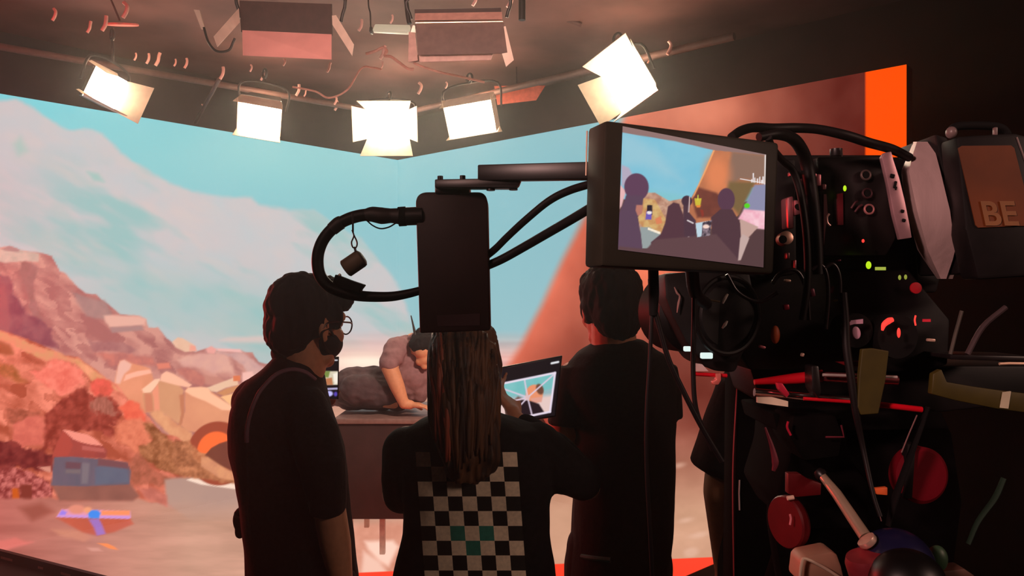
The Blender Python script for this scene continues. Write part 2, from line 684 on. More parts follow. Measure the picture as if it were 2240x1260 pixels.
    p.poly([(316, 860), (332, 862), (336, 900), (318, 902)], (206, 126, 98), feather=2.5)
    p.poly([(350, 833), (354, 818), (364, 812), (380, 818), (420, 842), (412, 848), (384, 842)], (248, 184, 154), feather=2)
    p.poly([(404, 856), (410, 848), (440, 850), (456, 852), (480, 868), (506, 892), (520, 920), (508, 935), (470, 925), (436, 948), (410, 942), (396, 930), (404, 900)], (216, 142, 110), (226, 152, 116), feather=2, ns=50, seed=16)
    p.poly([(404, 856), (412, 848), (440, 846), (456, 848), (462, 860), (510, 890), (508, 898), (486, 897), (450, 878), (420, 866)], (250, 188, 152), feather=2.2)
    p.poly([(392, 864), (403, 862), (403, 905), (396, 935), (390, 935), (396, 905)], (194, 122, 92), feather=1.6)
    p.poly([(453, 848), (490, 834), (512, 826), (520, 834), (522, 842), (495, 848), (474, 858), (462, 856)], (232, 188, 158), feather=2)
    p.poly([(474, 860), (495, 850), (524, 842), (530, 850), (490, 866)], (204, 138, 96), feather=2)
    p.poly([(482, 868), (505, 862), (530, 858), (520, 892), (508, 890)], (248, 186, 134), feather=2)
    p.poly([(510, 822), (526, 822), (525, 834), (511, 834)], (220, 120, 82), feather=1.2)
    p.poly([(530, 815), (552, 812), (560, 830), (530, 845)], (240, 184, 172), feather=3)
    # sand bank right of the rust slope
    p.poly([(326, 905), (345, 896), (375, 915), (396, 932), (420, 945), (420, 962), (440, 975), (470, 1000), (520, 1035), (560, 1040), (560, 1060), (500, 1050), (440, 1000), (380, 960)], (232, 166, 122), (214, 142, 106), feather=4, rough=2, ns=22, seed=17)
    # rust rock slope
    rs_ = [(-700, 560), (0, 722), (20, 727), (48, 738), (95, 757), (140, 775), (172, 782), (196, 800), (228, 824), (248, 838), (266, 852), (285, 880), (318, 905), (332, 920),
           (352, 945), (390, 958), (405, 972), (440, 996), (475, 1010), (505, 1030), (522, 1044), (522, 1100), (-700, 1100)]
    p.poly(rs_, (168, 80, 60), (240, 138, 114), feather=2.2, rough=2, rs=18, ns=30, seed=18, mode='rock', st=(.8, 1.4), rot=28, con=1.25)
    p.poly([(-50, 715), (0, 724), (48, 742), (95, 760), (140, 778), (172, 786), (160, 795), (130, 785), (100, 790), (80, 780), (50, 765), (15, 745), (-50, 735)], (214, 150, 106), (228, 138, 108), feather=3, rough=3, rs=14, ns=14, seed=19)
    p.poly([(160, 785), (172, 784), (200, 805), (248, 840), (262, 856), (225, 838), (200, 832), (178, 808)], (244, 160, 122), (214, 146, 102), feather=3, rough=2, ns=20, seed=20)
    p.poly([(64, 815), (90, 805), (115, 790), (148, 790), (175, 810), (186, 835), (165, 850), (140, 865), (110, 850), (80, 830)], (248, 138, 118), (226, 104, 88), feather=5, rough=6, rs=16, ns=16, seed=21)
    p.poly([(-20, 790), (25, 800), (40, 815), (60, 840), (35, 835), (0, 820)], (150, 88, 52), (205, 110, 78), feather=6, rough=6, ns=12, seed=22)
    p.poly([(0, 745), (20, 752), (30, 775), (10, 780), (-10, 765)], (150, 80, 52), feather=6, rough=3, alpha=.8)
    p.poly([(10, 895), (45, 895), (90, 900), (80, 925), (45, 938), (15, 915)], (140, 72, 55), (188, 100, 80), feather=4, rough=5, ns=10, seed=23)
    p.poly([(195, 840), (212, 826), (240, 832), (248, 850), (236, 866), (210, 870), (200, 858)], (236, 98, 84), (206, 86, 70), feather=4, rough=4, ns=10, seed=24)
    p.poly([(100, 905), (125, 885), (150, 868), (172, 845), (185, 845), (205, 865), (245, 870), (262, 900), (265, 925), (240, 930), (255, 950), (235, 955), (205, 945), (160, 945), (138, 938), (128, 985), (95, 985), (92, 940)], (128, 52, 44), (172, 78, 66), feather=4, rough=6, rs=14, ns=11, seed=25)
    p.poly([(195, 880), (232, 865), (258, 905), (240, 912), (205, 900)], (152, 88, 74), (180, 108, 92), feather=4, rough=6, rs=9, ns=7, seed=26, st=(2, .6))
    p.poly([(262, 892), (285, 878), (302, 885), (315, 905), (318, 925), (290, 935), (272, 915)], (240, 110, 84), (226, 92, 72), feather=4, rough=4, ns=10, seed=27)
    p.poly([(30, 930), (80, 905), (98, 912), (92, 975), (50, 978), (28, 960)], (222, 116, 98), (204, 100, 86), feather=5, rough=5, ns=12, seed=28)
    p.poly([(255, 920), (310, 915), (345, 955), (330, 985), (300, 990), (250, 965)], (208, 108, 82), (230, 130, 100), feather=6, rough=5, ns=11, seed=29)
    p.poly([(312, 928), (330, 920), (352, 945), (380, 968), (405, 985), (440, 1005), (438, 1030), (405, 1040), (350, 1030), (310, 1000), (300, 975), (335, 965)], (128, 74, 48), (188, 120, 84), feather=4, rough=5, rs=14, ns=12, seed=30)
    p.poly([(300, 990), (345, 1035), (380, 1045), (350, 1060), (285, 1060), (282, 1010)], (150, 84, 64), (190, 105, 84), feather=5, rough=4, ns=12, seed=31)
    p.poly([(-700, 960), (0, 965), (28, 965), (50, 980), (90, 985), (118, 1000), (120, 1030), (85, 1030), (40, 1020), (0, 1040), (-700, 1040)], (98, 40, 42), (140, 62, 58), feather=4, rough=6, rs=14, ns=13, seed=32)
    p.poly([(-700, 1040), (-20, 1030), (20, 1022), (60, 1028), (95, 1045), (112, 1060), (116, 1090), (40, 1098), (-700, 1100)], (132, 56, 54), (206, 114, 106), feather=4, rough=5, rs=10, ns=9, seed=33, con=1.5)
    p.poly([(83, 1022), (110, 1020), (112, 1034), (98, 1030)], (212, 140, 122), feather=2)
    p.poly([(26, 1068), (40, 1068), (43, 1092), (27, 1092)], (202, 92, 40), feather=3)
    p.poly([(44, 1060), (70, 1060), (70, 1094), (46, 1094)], (128, 58, 50), feather=3)
    # ground
    gy = [(-700, 1090), (20, 1092), (110, 1090), (140, 1096), (300, 1092), (380, 1110), (460, 1052), (540, 1052), (620, 1010), (700, 900), (905, 840), (1130, 800), (2200, 800), (2200, 1700), (-700, 1700)]
    t = np.clip(x / 420, 0, 1)[:, None]
    gn = fbm(x / 130, y / 22, 51, 4)[:, None]
    gc = np.array([184, 104, 94.]) * (1 - t) + np.array([200, 150, 128.]) * t + (gn - 0.5) * np.array([50, 36, 34.])
    p.blend(p.mask(gy, 5, 4, 30, 34), gc)
    p.poly([(360, 1049), (385, 1045), (430, 1043), (480, 1042), (560, 1060), (760, 1060), (760, 1140), (420, 1140), (364, 1100)], (176, 142, 130), (182, 146, 132), feather=5, ns=60)
    p.blend(np.clip((y - 1090) / 60, 0, 1) * p.mask([(356, 1060), (900, 1060), (900, 1300), (330, 1300)], 12), gc)
    p.poly([(112, 1058), (285, 1058), (305, 1085), (290, 1096), (130, 1096)], (136, 88, 78), (150, 96, 84), feather=5, ns=30)
    p.poly([(300, 1070), (330, 1066), (366, 1085), (366, 1108), (330, 1098)], (208, 120, 104), (186, 104, 90), feather=5, rough=4, ns=12)
    p.poly([(-20, 1184), (30, 1178), (72, 1186), (40, 1196), (0, 1206), (-30, 1200)], (220, 118, 108), feather=5, rough=2)
    p.poly([(110, 1156), (160, 1158), (210, 1176), (180, 1184), (130, 1170)], (206, 134, 112), feather=6, rough=3)
    p.poly([(40, 1110), (90, 1100), (120, 1120), (70, 1140)], (158, 86, 74), feather=10)
    p.poly([(408, 1050), (420, 1045), (455, 1046), (500, 1052), (545, 1062), (545, 1074), (500, 1068), (440, 1060)], (246, 216, 196), feather=1.8)
    # tyre-like ring and dark shell
    p.ell(478, 992, 68, 70, (158, 74, 56), 2)
    p.ell(474, 990, 43, 46, (255, 112, 62), 2.5)
    p.poly([(384, 962), (414, 966), (442, 994), (478, 1014), (514, 1040), (548, 1054), (530, 1062), (440, 1046), (392, 1040), (376, 1000)], (140, 84, 58), (204, 130, 92), feather=4, rough=3, rs=12, ns=12, seed=36)
    p.poly([(415, 985), (452, 992), (500, 1030), (430, 1010)], (212, 138, 98), (180, 108, 74), feather=2, rough=2, ns=10)
    p.poly([(448, 996), (462, 980), (480, 970), (505, 962), (560, 956), (560, 1040), (510, 1032), (478, 1016)], (112, 62, 54), (120, 68, 56), feather=2, ns=40)
    p.poly([(440, 1000), (455, 1000), (490, 1024), (530, 1040), (540, 1056), (480, 1046), (440, 1020)], (226, 156, 112), (206, 136, 104), feather=3, ns=14)
    # box and blue crate
    p.poly([(138, 940), (180, 955), (225, 976), (234, 985), (232, 1002), (114, 1000)], (164, 74, 66), (150, 70, 66), feather=1.8, ns=30)
    p.poly([(114, 1000), (122, 975), (138, 942), (152, 955), (160, 975), (148, 998)], (176, 76, 66), feather=2)
    p.poly([(137, 940), (150, 941), (165, 945), (190, 950), (205, 958), (226, 975), (200, 973), (178, 968), (160, 961), (148, 950)], (242, 146, 128), feather=1.4)
    p.poly([(178, 974), (228, 981), (230, 990), (180, 984)], (186, 96, 88), feather=1.6)
    p.poly([(118, 1000), (160, 999), (215, 1004), (278, 1012), (286, 1030), (284, 1060), (180, 1064), (112, 1062)], (108, 96, 108), (96, 92, 104), feather=1.8, ns=26, seed=35, st=(1.5, .4))
    p.poly([(208, 1022), (240, 1018), (278, 1022), (282, 1055), (208, 1060)], (96, 104, 120), (92, 98, 116), feather=3, ns=30)
    p.poly([(143, 1010), (178, 1012), (176, 1026), (143, 1025)], (106, 76, 84), feather=2)
    p.poly([(143, 1027), (176, 1027), (175, 1036), (143, 1035)], (118, 106, 108), feather=2)
    p.poly([(180, 1012), (196, 1014), (192, 1058), (178, 1058)], (122, 112, 118), feather=3)
    p.poly([(215, 1002), (278, 1012), (284, 1026), (214, 1018)], (118, 78, 82), feather=3)
    # small winged gadget lying in the picture
    p.poly([(122, 1132), (285, 1134), (292, 1146), (250, 1164), (212, 1172), (180, 1164)], (204, 98, 76), (190, 92, 72), feather=4, ns=40)
    p.poly([(123, 1131), (134, 1114), (160, 1113), (285, 1118), (286, 1134)], (228, 150, 176), feather=1.5)
    p.poly([(126, 1129), (136, 1115), (146, 1120), (142, 1130)], (160, 130, 230), feather=2)
    p.poly([(222, 1117), (284, 1117), (283, 1127), (222, 1127)], (252, 146, 100), feather=2)
    p.poly([(126, 1126), (285, 1129), (284, 1135), (125, 1131)], (205, 150, 215), feather=1.5)
    p.ell(168, 1114, 18, 10, (226, 142, 120), 3)
    p.ell(192, 1116, 9, 7, (240, 158, 120), 3)
    p.poly([(194, 1136), (216, 1135), (222, 1145), (231, 1168), (212, 1172), (206, 1155)], (160, 116, 188), feather=2.5)
    p.poly([(192, 1124), (200, 1116), (214, 1116), (220, 1122), (216, 1134), (196, 1134)], (62, 140, 236), feather=2)
    p.poly([(213, 1188), (235, 1189), (250, 1196), (258, 1203), (240, 1200)], (255, 142, 84), feather=2)
    p.poly([(190, 1198), (215, 1198), (225, 1206), (200, 1206)], (216, 150, 134), feather=3)
    # near dune, out of focus, and the brown land behind it
    dn = [(1290, 452), (1276, 480), (1256, 520), (1232, 565), (1210, 612), (1185, 668), (1160, 715), (1140, 755), (1115, 795), (1080, 850), (1060, 960), (2600, 960), (2600, -200), (1500, -200), (1370, 240)]
    md = p.mask(dn, 13)
    ex = x - np.interp(y, [-200, 240, 452, 520, 612, 715, 795, 960], [1500, 1370, 1290, 1256, 1210, 1160, 1115, 1060])
    e = np.clip(ex / 130, 0, 1)[:, None]
    dc = np.array([214, 104, 80.]) * (1 - e) + np.array([152, 76, 62.]) * e
    br = np.exp(-((x - 1420) / 90.) ** 2 - ((y - 590) / 130.) ** 2)[:, None]
    dc = dc * (1 - br) + np.array([232, 118, 88.]) * br
    br2 = np.exp(-((x - 1550) / 150.) ** 2 - ((y - 250) / 75.) ** 2)[:, None] * 0.9
    dc = dc * (1 - br2) + np.array([214, 124, 98.]) * br2
    far = np.clip((x - 1600) / 240, 0, 1)[:, None]
    dc = dc * (1 - far) + np.array([98, 46, 42.]) * far
    low = np.clip((y - 640) / 160, 0, 1)[:, None] * np.clip((x - 1380) / 60, 0, 1)[:, None]
    dc = dc * (1 - low) + np.array([118, 60, 52.]) * low
    dc = dc + (fbm(x / 90, y / 110, 61, 4)[:, None] - 0.5) * np.array([44, 34, 28.])
    p.blend(md, dc)
    # ground on the right half
    gr = np.clip((y - 870) / 90, 0, 1) * np.clip((x - 980) / 120, 0, 1)
    s = np.clip((y - 930) / 190, 0, 1)[:, None]
    gc2 = np.array([140, 76, 64.]) * (1 - s) + np.array([206, 156, 128.]) * s + (fbm(x / 60, y / 40, 71, 4)[:, None] - 0.5) * np.array([26, 22, 20.])
    p.blend(gr, gc2)
    for cx_, cy_, rx_, ry_ in ((1512, 1208, 16, 10), (1500, 1138, 14, 5), (1486, 1018, 12, 5), (1530, 1170, 20, 6)):
        p.ell(cx_, cy_, rx_, ry_, (232, 188, 166), 5, .55, -12)
    # pale shapes low in the middle
    p.poly([(700, 1150), (900, 1140), (900, 1260), (700, 1260)], (226, 158, 134), (206, 136, 112), feather=14, ns=30)
    p.poly([(798, 1184), (860, 1182), (872, 1196), (850, 1240), (830, 1228), (805, 1202)], (252, 208, 188), feather=7)
    p.poly([(795, 1205), (830, 1228), (850, 1256), (790, 1256)], (244, 196, 176), feather=7)
    # band of plain red outside the rendered picture
    red = np.clip((y - (1253 - 0.044 * (x - 780))) / 2.2 + 0.5, 0, 1) * (x > 640)
    p.blend(red, (255, 66, 44))
    p.blend(((x > 1893.5) & (y < 620)).astype(float), (255, 84, 22))
    p.blend(((x > 1893.5) & (y >= 620)).astype(float), (20, 6, 6))


ZS = 0.06                                  # top of the LED floor
C0 = Vector((-1.091, 7.2, 0))              # inner corner of the two LED walls
U1 = Vector((-0.674, -0.7387, 0))          # along the wall on one side
U2 = Vector((0.739, -0.6738, 0))           # along the other
ZT = CH + 293.0 / FL * 7.2
L1, L2 = 4.4, 4.45
led = screen_mat('led_picture')
led_back = mat('led_cabinet_black', (16, 12, 12), 0.6)


def led_wall(label, A, B, off, nu, nv):
    t = thing('led_screen', label, 'LED screen', (A + B) / 2 + Vector((0, 0, ZS)))
    up = Vector((0, 0, ZT))
    lo = Vector((0, 0, ZS))
    screen('picture_panel', A + lo, B + lo, A + up, B + up, nu, nv, desert, t, led, cut=.014, gain=1.12)
    e = (B - A).normalized()
    S('cabinet', prism([A + Vector((0, 0, 0)) + off * 0.003, B + off * 0.003, B + up + off * 0.003, A + up + off * 0.003], off * 0.11), led_back, t)
    return t


led_wall('tall LED screen with the blue sky, pale clouds, rocks and blue crate', C0 + U1 * L1, C0, (-U2), 440, 340)
led_wall('tall LED screen with the blurred orange dune and an orange-red end strip', C0, C0 + U2 * L2, (-U1), 340, 340)

# LED floor: a low wedge in front of the walls, carrying the same picture
def floor_at(px, py, z=ZS):
    d = (CH - z) * FL / (py - HY)
    p = W(px, py, d)
    return p


Pa0 = C0 + U1 * 3.262
Pa = floor_at(0, 1201)
Pfront = floor_at(1028, 1463)
Pb = floor_at(1595, 1219)
Pb1 = Pb + (Pb - Pfront).normalized() * 0.24
stg = thing('led_floor', 'low LED floor with sandy picture and red front corner between the LED screens', 'LED floor', (0, 5, 0))
poly = [C0.copy(), Pa0, Pa, Pfront, Pb1]
# fan of fine strips from the back corner so that the picture can be carried per point
def quad_floor(a, b, c, d, nu, nv, name):
    return screen(name, a, b, d, c, nu, nv, desert, stg, led, cut=.008, gain=1.08)


zc = Vector((0, 0, ZS))
def fl(v): return Vector((v.x, v.y, ZS))
Pax = Pa + (Pa - Pfront).normalized() * 0.09
Pbx = Pb + (Pb - Pfront).normalized() * 0.34
quad_floor(fl(Pax), fl(Pfront), fl(Pbx), fl(C0 + Vector((0.0, 0.08, 0))), 420, 300, 'picture_panel')
sb = [Vector((v.x, v.y, ZS - 0.004)) for v in (C0 + Vector((0, -.02, 0)), Pa, Pfront, Pb1)]
link('floor_cabinet', prism(sb, (0, 0, -(ZS - 0.004))), led_back, stg)
tape = mat('stage_edge_tape', (150, 110, 105), 0.6)
ea, eb = Vector((Pa.x, Pa.y, 0)), Vector((Pfront.x, Pfront.y, 0))
ed = (eb - ea).normalized()
en = Vector((ed.y, -ed.x, 0))
L = (eb - ea).length
link('edge_trim', prism([ea + en * 0.002 + Vector((0, 0, .001)), eb + en * 0.002 + Vector((0, 0, .001)), eb + en * 0.002 + Vector((0, 0, ZS + .004)), ea + en * 0.002 + Vector((0, 0, ZS + .004))], en * 0.025), mat('edge_trim_black', (14, 8, 10), .5), stg)
for k, (a, w_) in enumerate(((0.06, .12), (0.44, .05), (0.66, .09))):
    q = ea + ed * a
    link('edge_mark', prism([q + en * .028 + Vector((0, 0, .018)), q + ed * w_ + en * .028 + Vector((0, 0, .018)), q + ed * w_ + en * .028 + Vector((0, 0, .032)), q + en * .028 + Vector((0, 0, .032))], en * .002), tape, stg)

# ------------------------------------------------------------------ room
CZ = 3.52
RC = C0 - (U1 + U2) * 0.55
wallm = mat('black_studio_wall', (44, 32, 31), 0.85, 0, .25, 3)
ceilm = mat('dark_studio_ceiling', (112, 84, 80), 0.8, 0, .3, 1.6)
floorm = mat('dark_studio_floor', (20, 12, 13), 0.7, 0, .3, 4)
E1, E2 = 8.6, 9.6
q00, q10, q01 = RC, RC + U1 * E1, RC + U2 * E2
q11 = RC + U1 * E1 + U2 * E2


def wall(name, a, b, outward):
    h = Vector((0, 0, CZ))
    return struct(name, prism([a, b, b + h, a + h], outward * 0.1), wallm)


wall('wall_left', q10, q00, -U2)
wall('wall_right', q00, q01, -U1)
wall('wall_back', q01, q11, U2)
wall('wall_front', q11, q10, U1)
struct('floor', prism([q00, q10, q11, q01], (0, 0, -0.1)), floorm)
struct('ceiling', prism([v + Vector((0, 0, CZ)) for v in (q00, q10, q11, q01)], (0, 0, 0.1)), ceilm)
# ------------------------------------------------------------------ lamps and pipes above the set
blk = mat('lamp_black_paint', (34, 27, 25), 0.5)
leafm = mat('barn_door_cream', (206, 192, 170), 0.55, 0, .08, 20)
leafw = mat('barn_door_pale', (214, 190, 172), 0.5, 0, .06, 20)
pipem = mat('pipe_grey_brown', (84, 62, 58), 0.6)
clampm = mat('clamp_rosy_metal', (214, 170, 160), 0.45, .2)
glow = emit('lamp_glow', (255, 236, 205), 45.0)
glass_off = mat('lamp_off_face', (58, 42, 38), 0.6, spec=.15)
cablem = mat('black_cable', (17, 11, 12), 0.5)
PZ = 3.24


def lamp(label, cpx, cpy, D, w, h, yaw, pitch, roll, leaves, flen, depth=0.16, lit=True, group=None, name='studio_lamp', leaf_mat=None, pipe_z=PZ, lens=None, thick=0.004, hang=True):
    R = (Matrix.Rotation(math.radians(yaw), 3, 'Z') @ Matrix.Rotation(math.radians(pitch), 3, 'X') @ Matrix.Rotation(math.radians(roll), 3, 'Y'))
    C = W(cpx, cpy, D)

    def P(lx, lz, ln):
        return C + R @ Vector((lx, -ln, lz))
    t = thing(name, label, 'studio light', C, group)
    # housing: tapered box
    a, b = w / 2 + .012, h / 2 + .012
    front = [P(-a, -b, 0), P(a, -b, 0), P(a, b, 0), P(-a, b, 0)]
    k = .78
    back = [P(-a * k, -b * k, -depth), P(a * k, -b * k, -depth), P(a * k, b * k, -depth), P(-a * k, b * k, -depth)]
    g = (front + back, [(3, 2, 1, 0), (4, 5, 6, 7), (0, 1, 5, 4), (1, 2, 6, 5), (2, 3, 7, 6), (3, 0, 4, 7)])
    S('housing', g, blk, t)
    a2, b2 = a - .001, b - .001
    S('lens', prism([P(-a2, -b2, .011), P(a2, -b2, .011), P(a2, b2, .011), P(-a2, b2, .011)], R @ Vector((0, .010, 0))), glow if lit else (lens or glass_off), t)
    for side, ang in leaves.items():
        f = math.radians(ang)
        c, s = math.cos(f), math.sin(f)
        n0 = .014
        e = .22
        if side in ('left', 'right'):
            sg = 1 if side == 'right' else -1
            q = [P(sg * a, -b, n0), P(sg * a, b, n0), P(sg * (a + flen * c), b + flen * e * .6, n0 + flen * s), P(sg * (a + flen * c), -b - flen * e * .6, n0 + flen * s)]
            off = R @ Vector((sg * s, c, 0)) * thick
        else:
            sg = 1 if side == 'top' else -1
            q = [P(-a, sg * b, n0), P(a, sg * b, n0), P(a + flen * e, sg * (b + flen * c), n0 + flen * s), P(-a - flen * e, sg * (b + flen * c), n0 + flen * s)]
            off = R @ Vector((0, c, sg * s)) * thick
        S('barn_door', prism(q, off), leaf_mat or leafm, t)
    # yoke and hanger up to the pipe
    yk = [P(-a - .025, 0, -depth * .5), P(-a - .03, b + .05, -depth * .55), P(0, b + .085, -depth * .55), P(a + .03, b + .05, -depth * .55), P(a + .025, 0, -depth * .5)]
    S('yoke', tube(yk, .008, smooth=4), blk, t)
    top = P(0, b + .085, -depth * .55)
    if hang:
        hpst = S('hanging_post', tube([top, Vector((top.x, top.y, pipe_z - .02))], .009, smooth=0), blk, t)
        S('pipe_hook', ring((top.x, top.y, pipe_z), (0.75, .66, 0), .032, .009, 20, 8), blk, hpst)
    return t


G = 'lit lamps with barn doors above the LED screens'
lampS = lamp('small lit lamp turned sideways with a cream barn door, above the pale clouds', 229, 193, 4.45, .155, .175, 46, 8, 20,
     {'right': 40, 'bottom': 84}, .155, group=G)
S('barn_door', prismpx([(233, 160, 4.40), (258, 167, 4.45), (256, 160, 4.45), (200, 131, 4.28), (193, 133, 4.28)], 4.4, .006), leafm, lampS)
S('barn_door', prismpx([(166, 195, 4.28), (172, 194, 4.28), (208, 216, 4.42), (203, 221, 4.42)], 4.4, .006), leafm, lampS)
lamp('lit lamp with a tilted white face between the sideways lamp and the corner lamp', 571, 243, 5.35, .245, .17, 6, 30, 9,
     {'right': 78, 'left': 92, 'top': 96, 'bottom': 60}, .13, group=G)
lamp('lit lamp hanging lowest, right above the inner corner of the LED screens', 849, 272, 5.9, .31, .20, 0, 12, 0,
     {'right': 62, 'left': 62, 'top': 70, 'bottom': 42}, .17, group=G)
lamp('lit lamp with two thin upright prongs beside the rosy reflector board', 1035, 246, 5.45, .325, .21, -6, 22, -8,
     {'right': 94, 'left': 90, 'top': 104, 'bottom': 80}, .14, group=G)
lamp('biggest glowing lamp tilted over the camera monitor with one cream barn door', 1376, 180, 4.5, .225, .235, -30, 6, -28,
     {'left': 30, 'right': 74, 'top': 62, 'bottom': 66}, .15, group=G)

G2 = 'unlit lamps with barn doors at the top'
red_leaf = mat('barn_door_rosy', (206, 142, 134), 0.5, 0, .08, 8)
# unlit lamp with rosy lower door
lampA = lamp('unlit wide lamp with rosy lower flap and two pale side flaps', 627, 40, 3.5, .40, .115, 0, 14, 2, {}, .12, lit=False, group=G2, depth=.14)
def leafpx(pts, d, m, par, th=.005):
    S('barn_door', prismpx(pts, d, th), m, par)
leafpx([(530, 66), (725, 75, 3.46), (725, 130, 3.36), (531, 121, 3.36)], 3.44, red_leaf, lampA)
leafpx([(522, 18), (524, 48), (475, 102, 3.3), (467, 80, 3.3)], 3.44, leafw, lampA)
leafpx([(726, 34), (735, 33), (774, 97, 3.3), (770, 122, 3.3), (727, 54)], 3.44, leafw, lampA)
S('side_bracket', prismpx([(424, 21), (436, 22), (446, 60), (440, 63)], 3.5, .012), leafw, lampA)
S('loop_cable', tubepx([(446, 60), (456, 92), (474, 112), (500, 110), (510, 92), (514, 84)], 2.6, 3.45), blk, lampA)
# second unlit lamp, seen from behind its raised flap
lampB = lamp('unlit wide lamp with a large dark hanging flap and a bright highlight along its lip', 1002, 40, 3.45, .37, .06, 0, 20, -1, {}, .1, lit=False, group=G2, depth=.12)
S('barn_door', prismpx([(910, 53), (1102, 50), (1110, 116, 3.36), (914, 120, 3.36)], 3.40, .006), mat('barn_door_dark_back', (98, 78, 72), .6), lampB)
S('lip_highlight', tubepx([(909, 50), (1100, 47)], 3.2, 3.395, smooth=0), mat('lip_highlight_metal', (235, 210, 185), .25, .9), lampB)  # highlight line along the lip, modelled as a bright tube
S('top_visor', prismpx([(908, 29), (1098, 26), (1099, 42, 3.37), (907, 44, 3.37)], 3.4, .006), mat('visor_rosy_grey', (186, 140, 126), .45, .1), lampB)
S('barn_door', prismpx([(894, 70), (908, 70), (914, 132, 3.38), (893, 136, 3.38)], 3.42, .005), mat('barn_door_dusty_rose', (172, 138, 128), .55), lampB)
S('barn_door', prismpx([(914, 121), (1078, 118), (1074, 131), (900, 136)], 3.43, .005), mat('barn_door_dusty_rose', (172, 138, 128), .55), lampB)
S('barn_door', prismpx([(1102, 58), (1106, 57), (1124, 131), (1107, 146), (1098, 117), (1110, 115)], 3.36, .005), leafw, lampB)
S('corner_highlight', prismpx([(898, 70), (903, 55), (908, 56), (909, 71)], 3.39, .01), mat('corner_highlight_white', (250, 235, 215), .4), lampB)  # white highlight at the corner, modelled as a pale piece
S('hanger_rod', tubepx([(887, -14), (893, 40), (896, 52)], 5, 3.5), blk, lampB)

# other things hanging in the grid
tl = thing('tube_light', 'short pale tube light lying flat beside the unlit lamp with silver lip', 'light bar', W(855, 62, 4.2), None)
S('tube', prismpx([(814, 66), (820, 52), (897, 54), (892, 70)], 4.2, .05, .006), emit('tube_light_cream', (240, 214, 180), .55), tl)
S('hanging_wire', tubepx([(811, 66, 4.2), (810, 30, 4.2), (806, 8, 4.2), (806, -60, 4.2)], 1.6), blk, tl)
S('end_cap', prismpx([(808, 58), (814, 58), (813, 70), (807, 69)], 4.19, .05, .004), blk, tl)
rb = thing('reflector_board', 'flat rosy reflector board hung under the ceiling by a lit lamp', 'reflector', W(1140, 206, 6.1))
S('board', prismpx([(1081, 188), (1193, 187), (1173, 219), (1088, 229)], 6.1, .012), mat('reflector_rosy', (214, 112, 92), .6), rb)
S('hanging_wire', tube([W(1130, 190, 6.1), W(1130, 190, 6.1) + Vector((0, 0, CZ - W(1130, 190, 6.1).z - .005))], .004, smooth=0), blk, rb)
dk = thing('ceiling_disc', 'round rosy disc hanging on a thin rod under the dark ceiling', 'reflector', W(268, 55, 4.6))
S('disc', lathe([(0, 0), (.09, 0), (.092, .006), (.09, .012), (0, .014)], W(268, 56, 4.6), (0, -.28, 1), 32), mat('disc_rosy', (232, 128, 122), .6), dk)
cz = W(262, 45, 4.6)
S('hanging_rod', tube([cz, Vector((cz.x - .07, cz.y, CZ - .005))], .006, smooth=0), pipem, dk)


def pipe(label, a, b, r=.024, group='long pipes of the lighting grid'):
    return solo('lighting_pipe', tube([a, b], r, seg=12, smooth=0), pipem, label, 'pipe', group, True)


def zpt(px, py, z):
    return W(px, py, (z - CH) * FL / (HY - py))


pA, pB = zpt(150, 128, PZ), zpt(815, 243, PZ)
pipe('long pipe with rosy clamps running above the cloud screen', pA - (pB - pA) * .35, pB)
pC, pD = zpt(905, 243, PZ), zpt(1520, 100, PZ)
pipe('long pipe above the dune screen holding the tilted big lamp', pC, pD + (pD - pC) * .1)
pE, pF = zpt(480, 172, 3.22), W(428, 268, 5.95)
pipe('slanting pipe coming down to the top of the cloud screen', pE, pF, .014)
pipe('pipe crossing high above the two unlit lamps', Vector((-1.9, 3.62, 3.27)), Vector((1.2, 3.62, 3.27)))
pipe('thin bar slanting under the ceiling beyond the unlit lamp with silver lip', W(1160, 12, 5.1), W(1272, 55, 5.1), .016)
for lab, a, b, r in (('upper of the two ducts running along the dark ceiling over the camera rig', (2030, 104), (2300, -6), .05),
                     ('lower of the two ducts running along the dark ceiling over the camera rig', (2060, 128), (2300, 52), .03)):
    A, B = zpt(a[0], a[1], 3.38), zpt(b[0], b[1], 3.38)
    solo('ceiling_duct', tube([A, B], r, seg=12, smooth=0), pipem, lab, 'duct', None, True)
drop = W(1142, 0, 3.7)
solo('drop_pipe', tube([W(1142, 44, 3.7), Vector((W(1142, 44, 3.7).x, 3.7, CZ - .005))], .017, seg=12, smooth=0), blk, 'short black drop pipe beside the unlit lamp with silver lip', 'pipe', None, True)

# clamps along the pipes
CL = [(297, 126), (325, 131), (346, 133), (384, 139), (408, 141), (487, 163), (550, 151), (575, 168), (653, 200), (668, 206), (735, 222), (737, 233), (443, 236),
      (196, 62), (230, 55), (623, 138), (720, 150), (838, 118), (836, 145), (790, 58), (1466, 108), (1420, 132), (1598, 188), (920, 196), (977, 188), (120, 35), (276, 26), (858, 44), (1040, 2), (1118, 3)]
places = {0: 'beside the sideways lit lamp', 3: 'on the pipe over the clouds'}
for i, (x, y) in enumerate(CL):
    z = PZ + .0
    d = min(max((z - CH) * FL / (HY - y), 3.3), 6.3)
    c = W(x, y, d)
    s = .030 + .012 * ((i * 7) % 3)
    a = random.uniform(-.6, .6)
    top = c + Vector((s * .5 * math.sin(a), 0, s))
    pts = [c + Vector((-s * .35, 0, -s * .6)), c, c + Vector((s * .1, 0, s * .6)), top]
    g_ = tube(pts, s * .2, seg=8, smooth=4)
    solo('pipe_clamp_hook', g_, clampm, 'small rosy clamp hooked in the dark lighting grid', 'clamp', 'rosy clamps in the lighting grid', True)
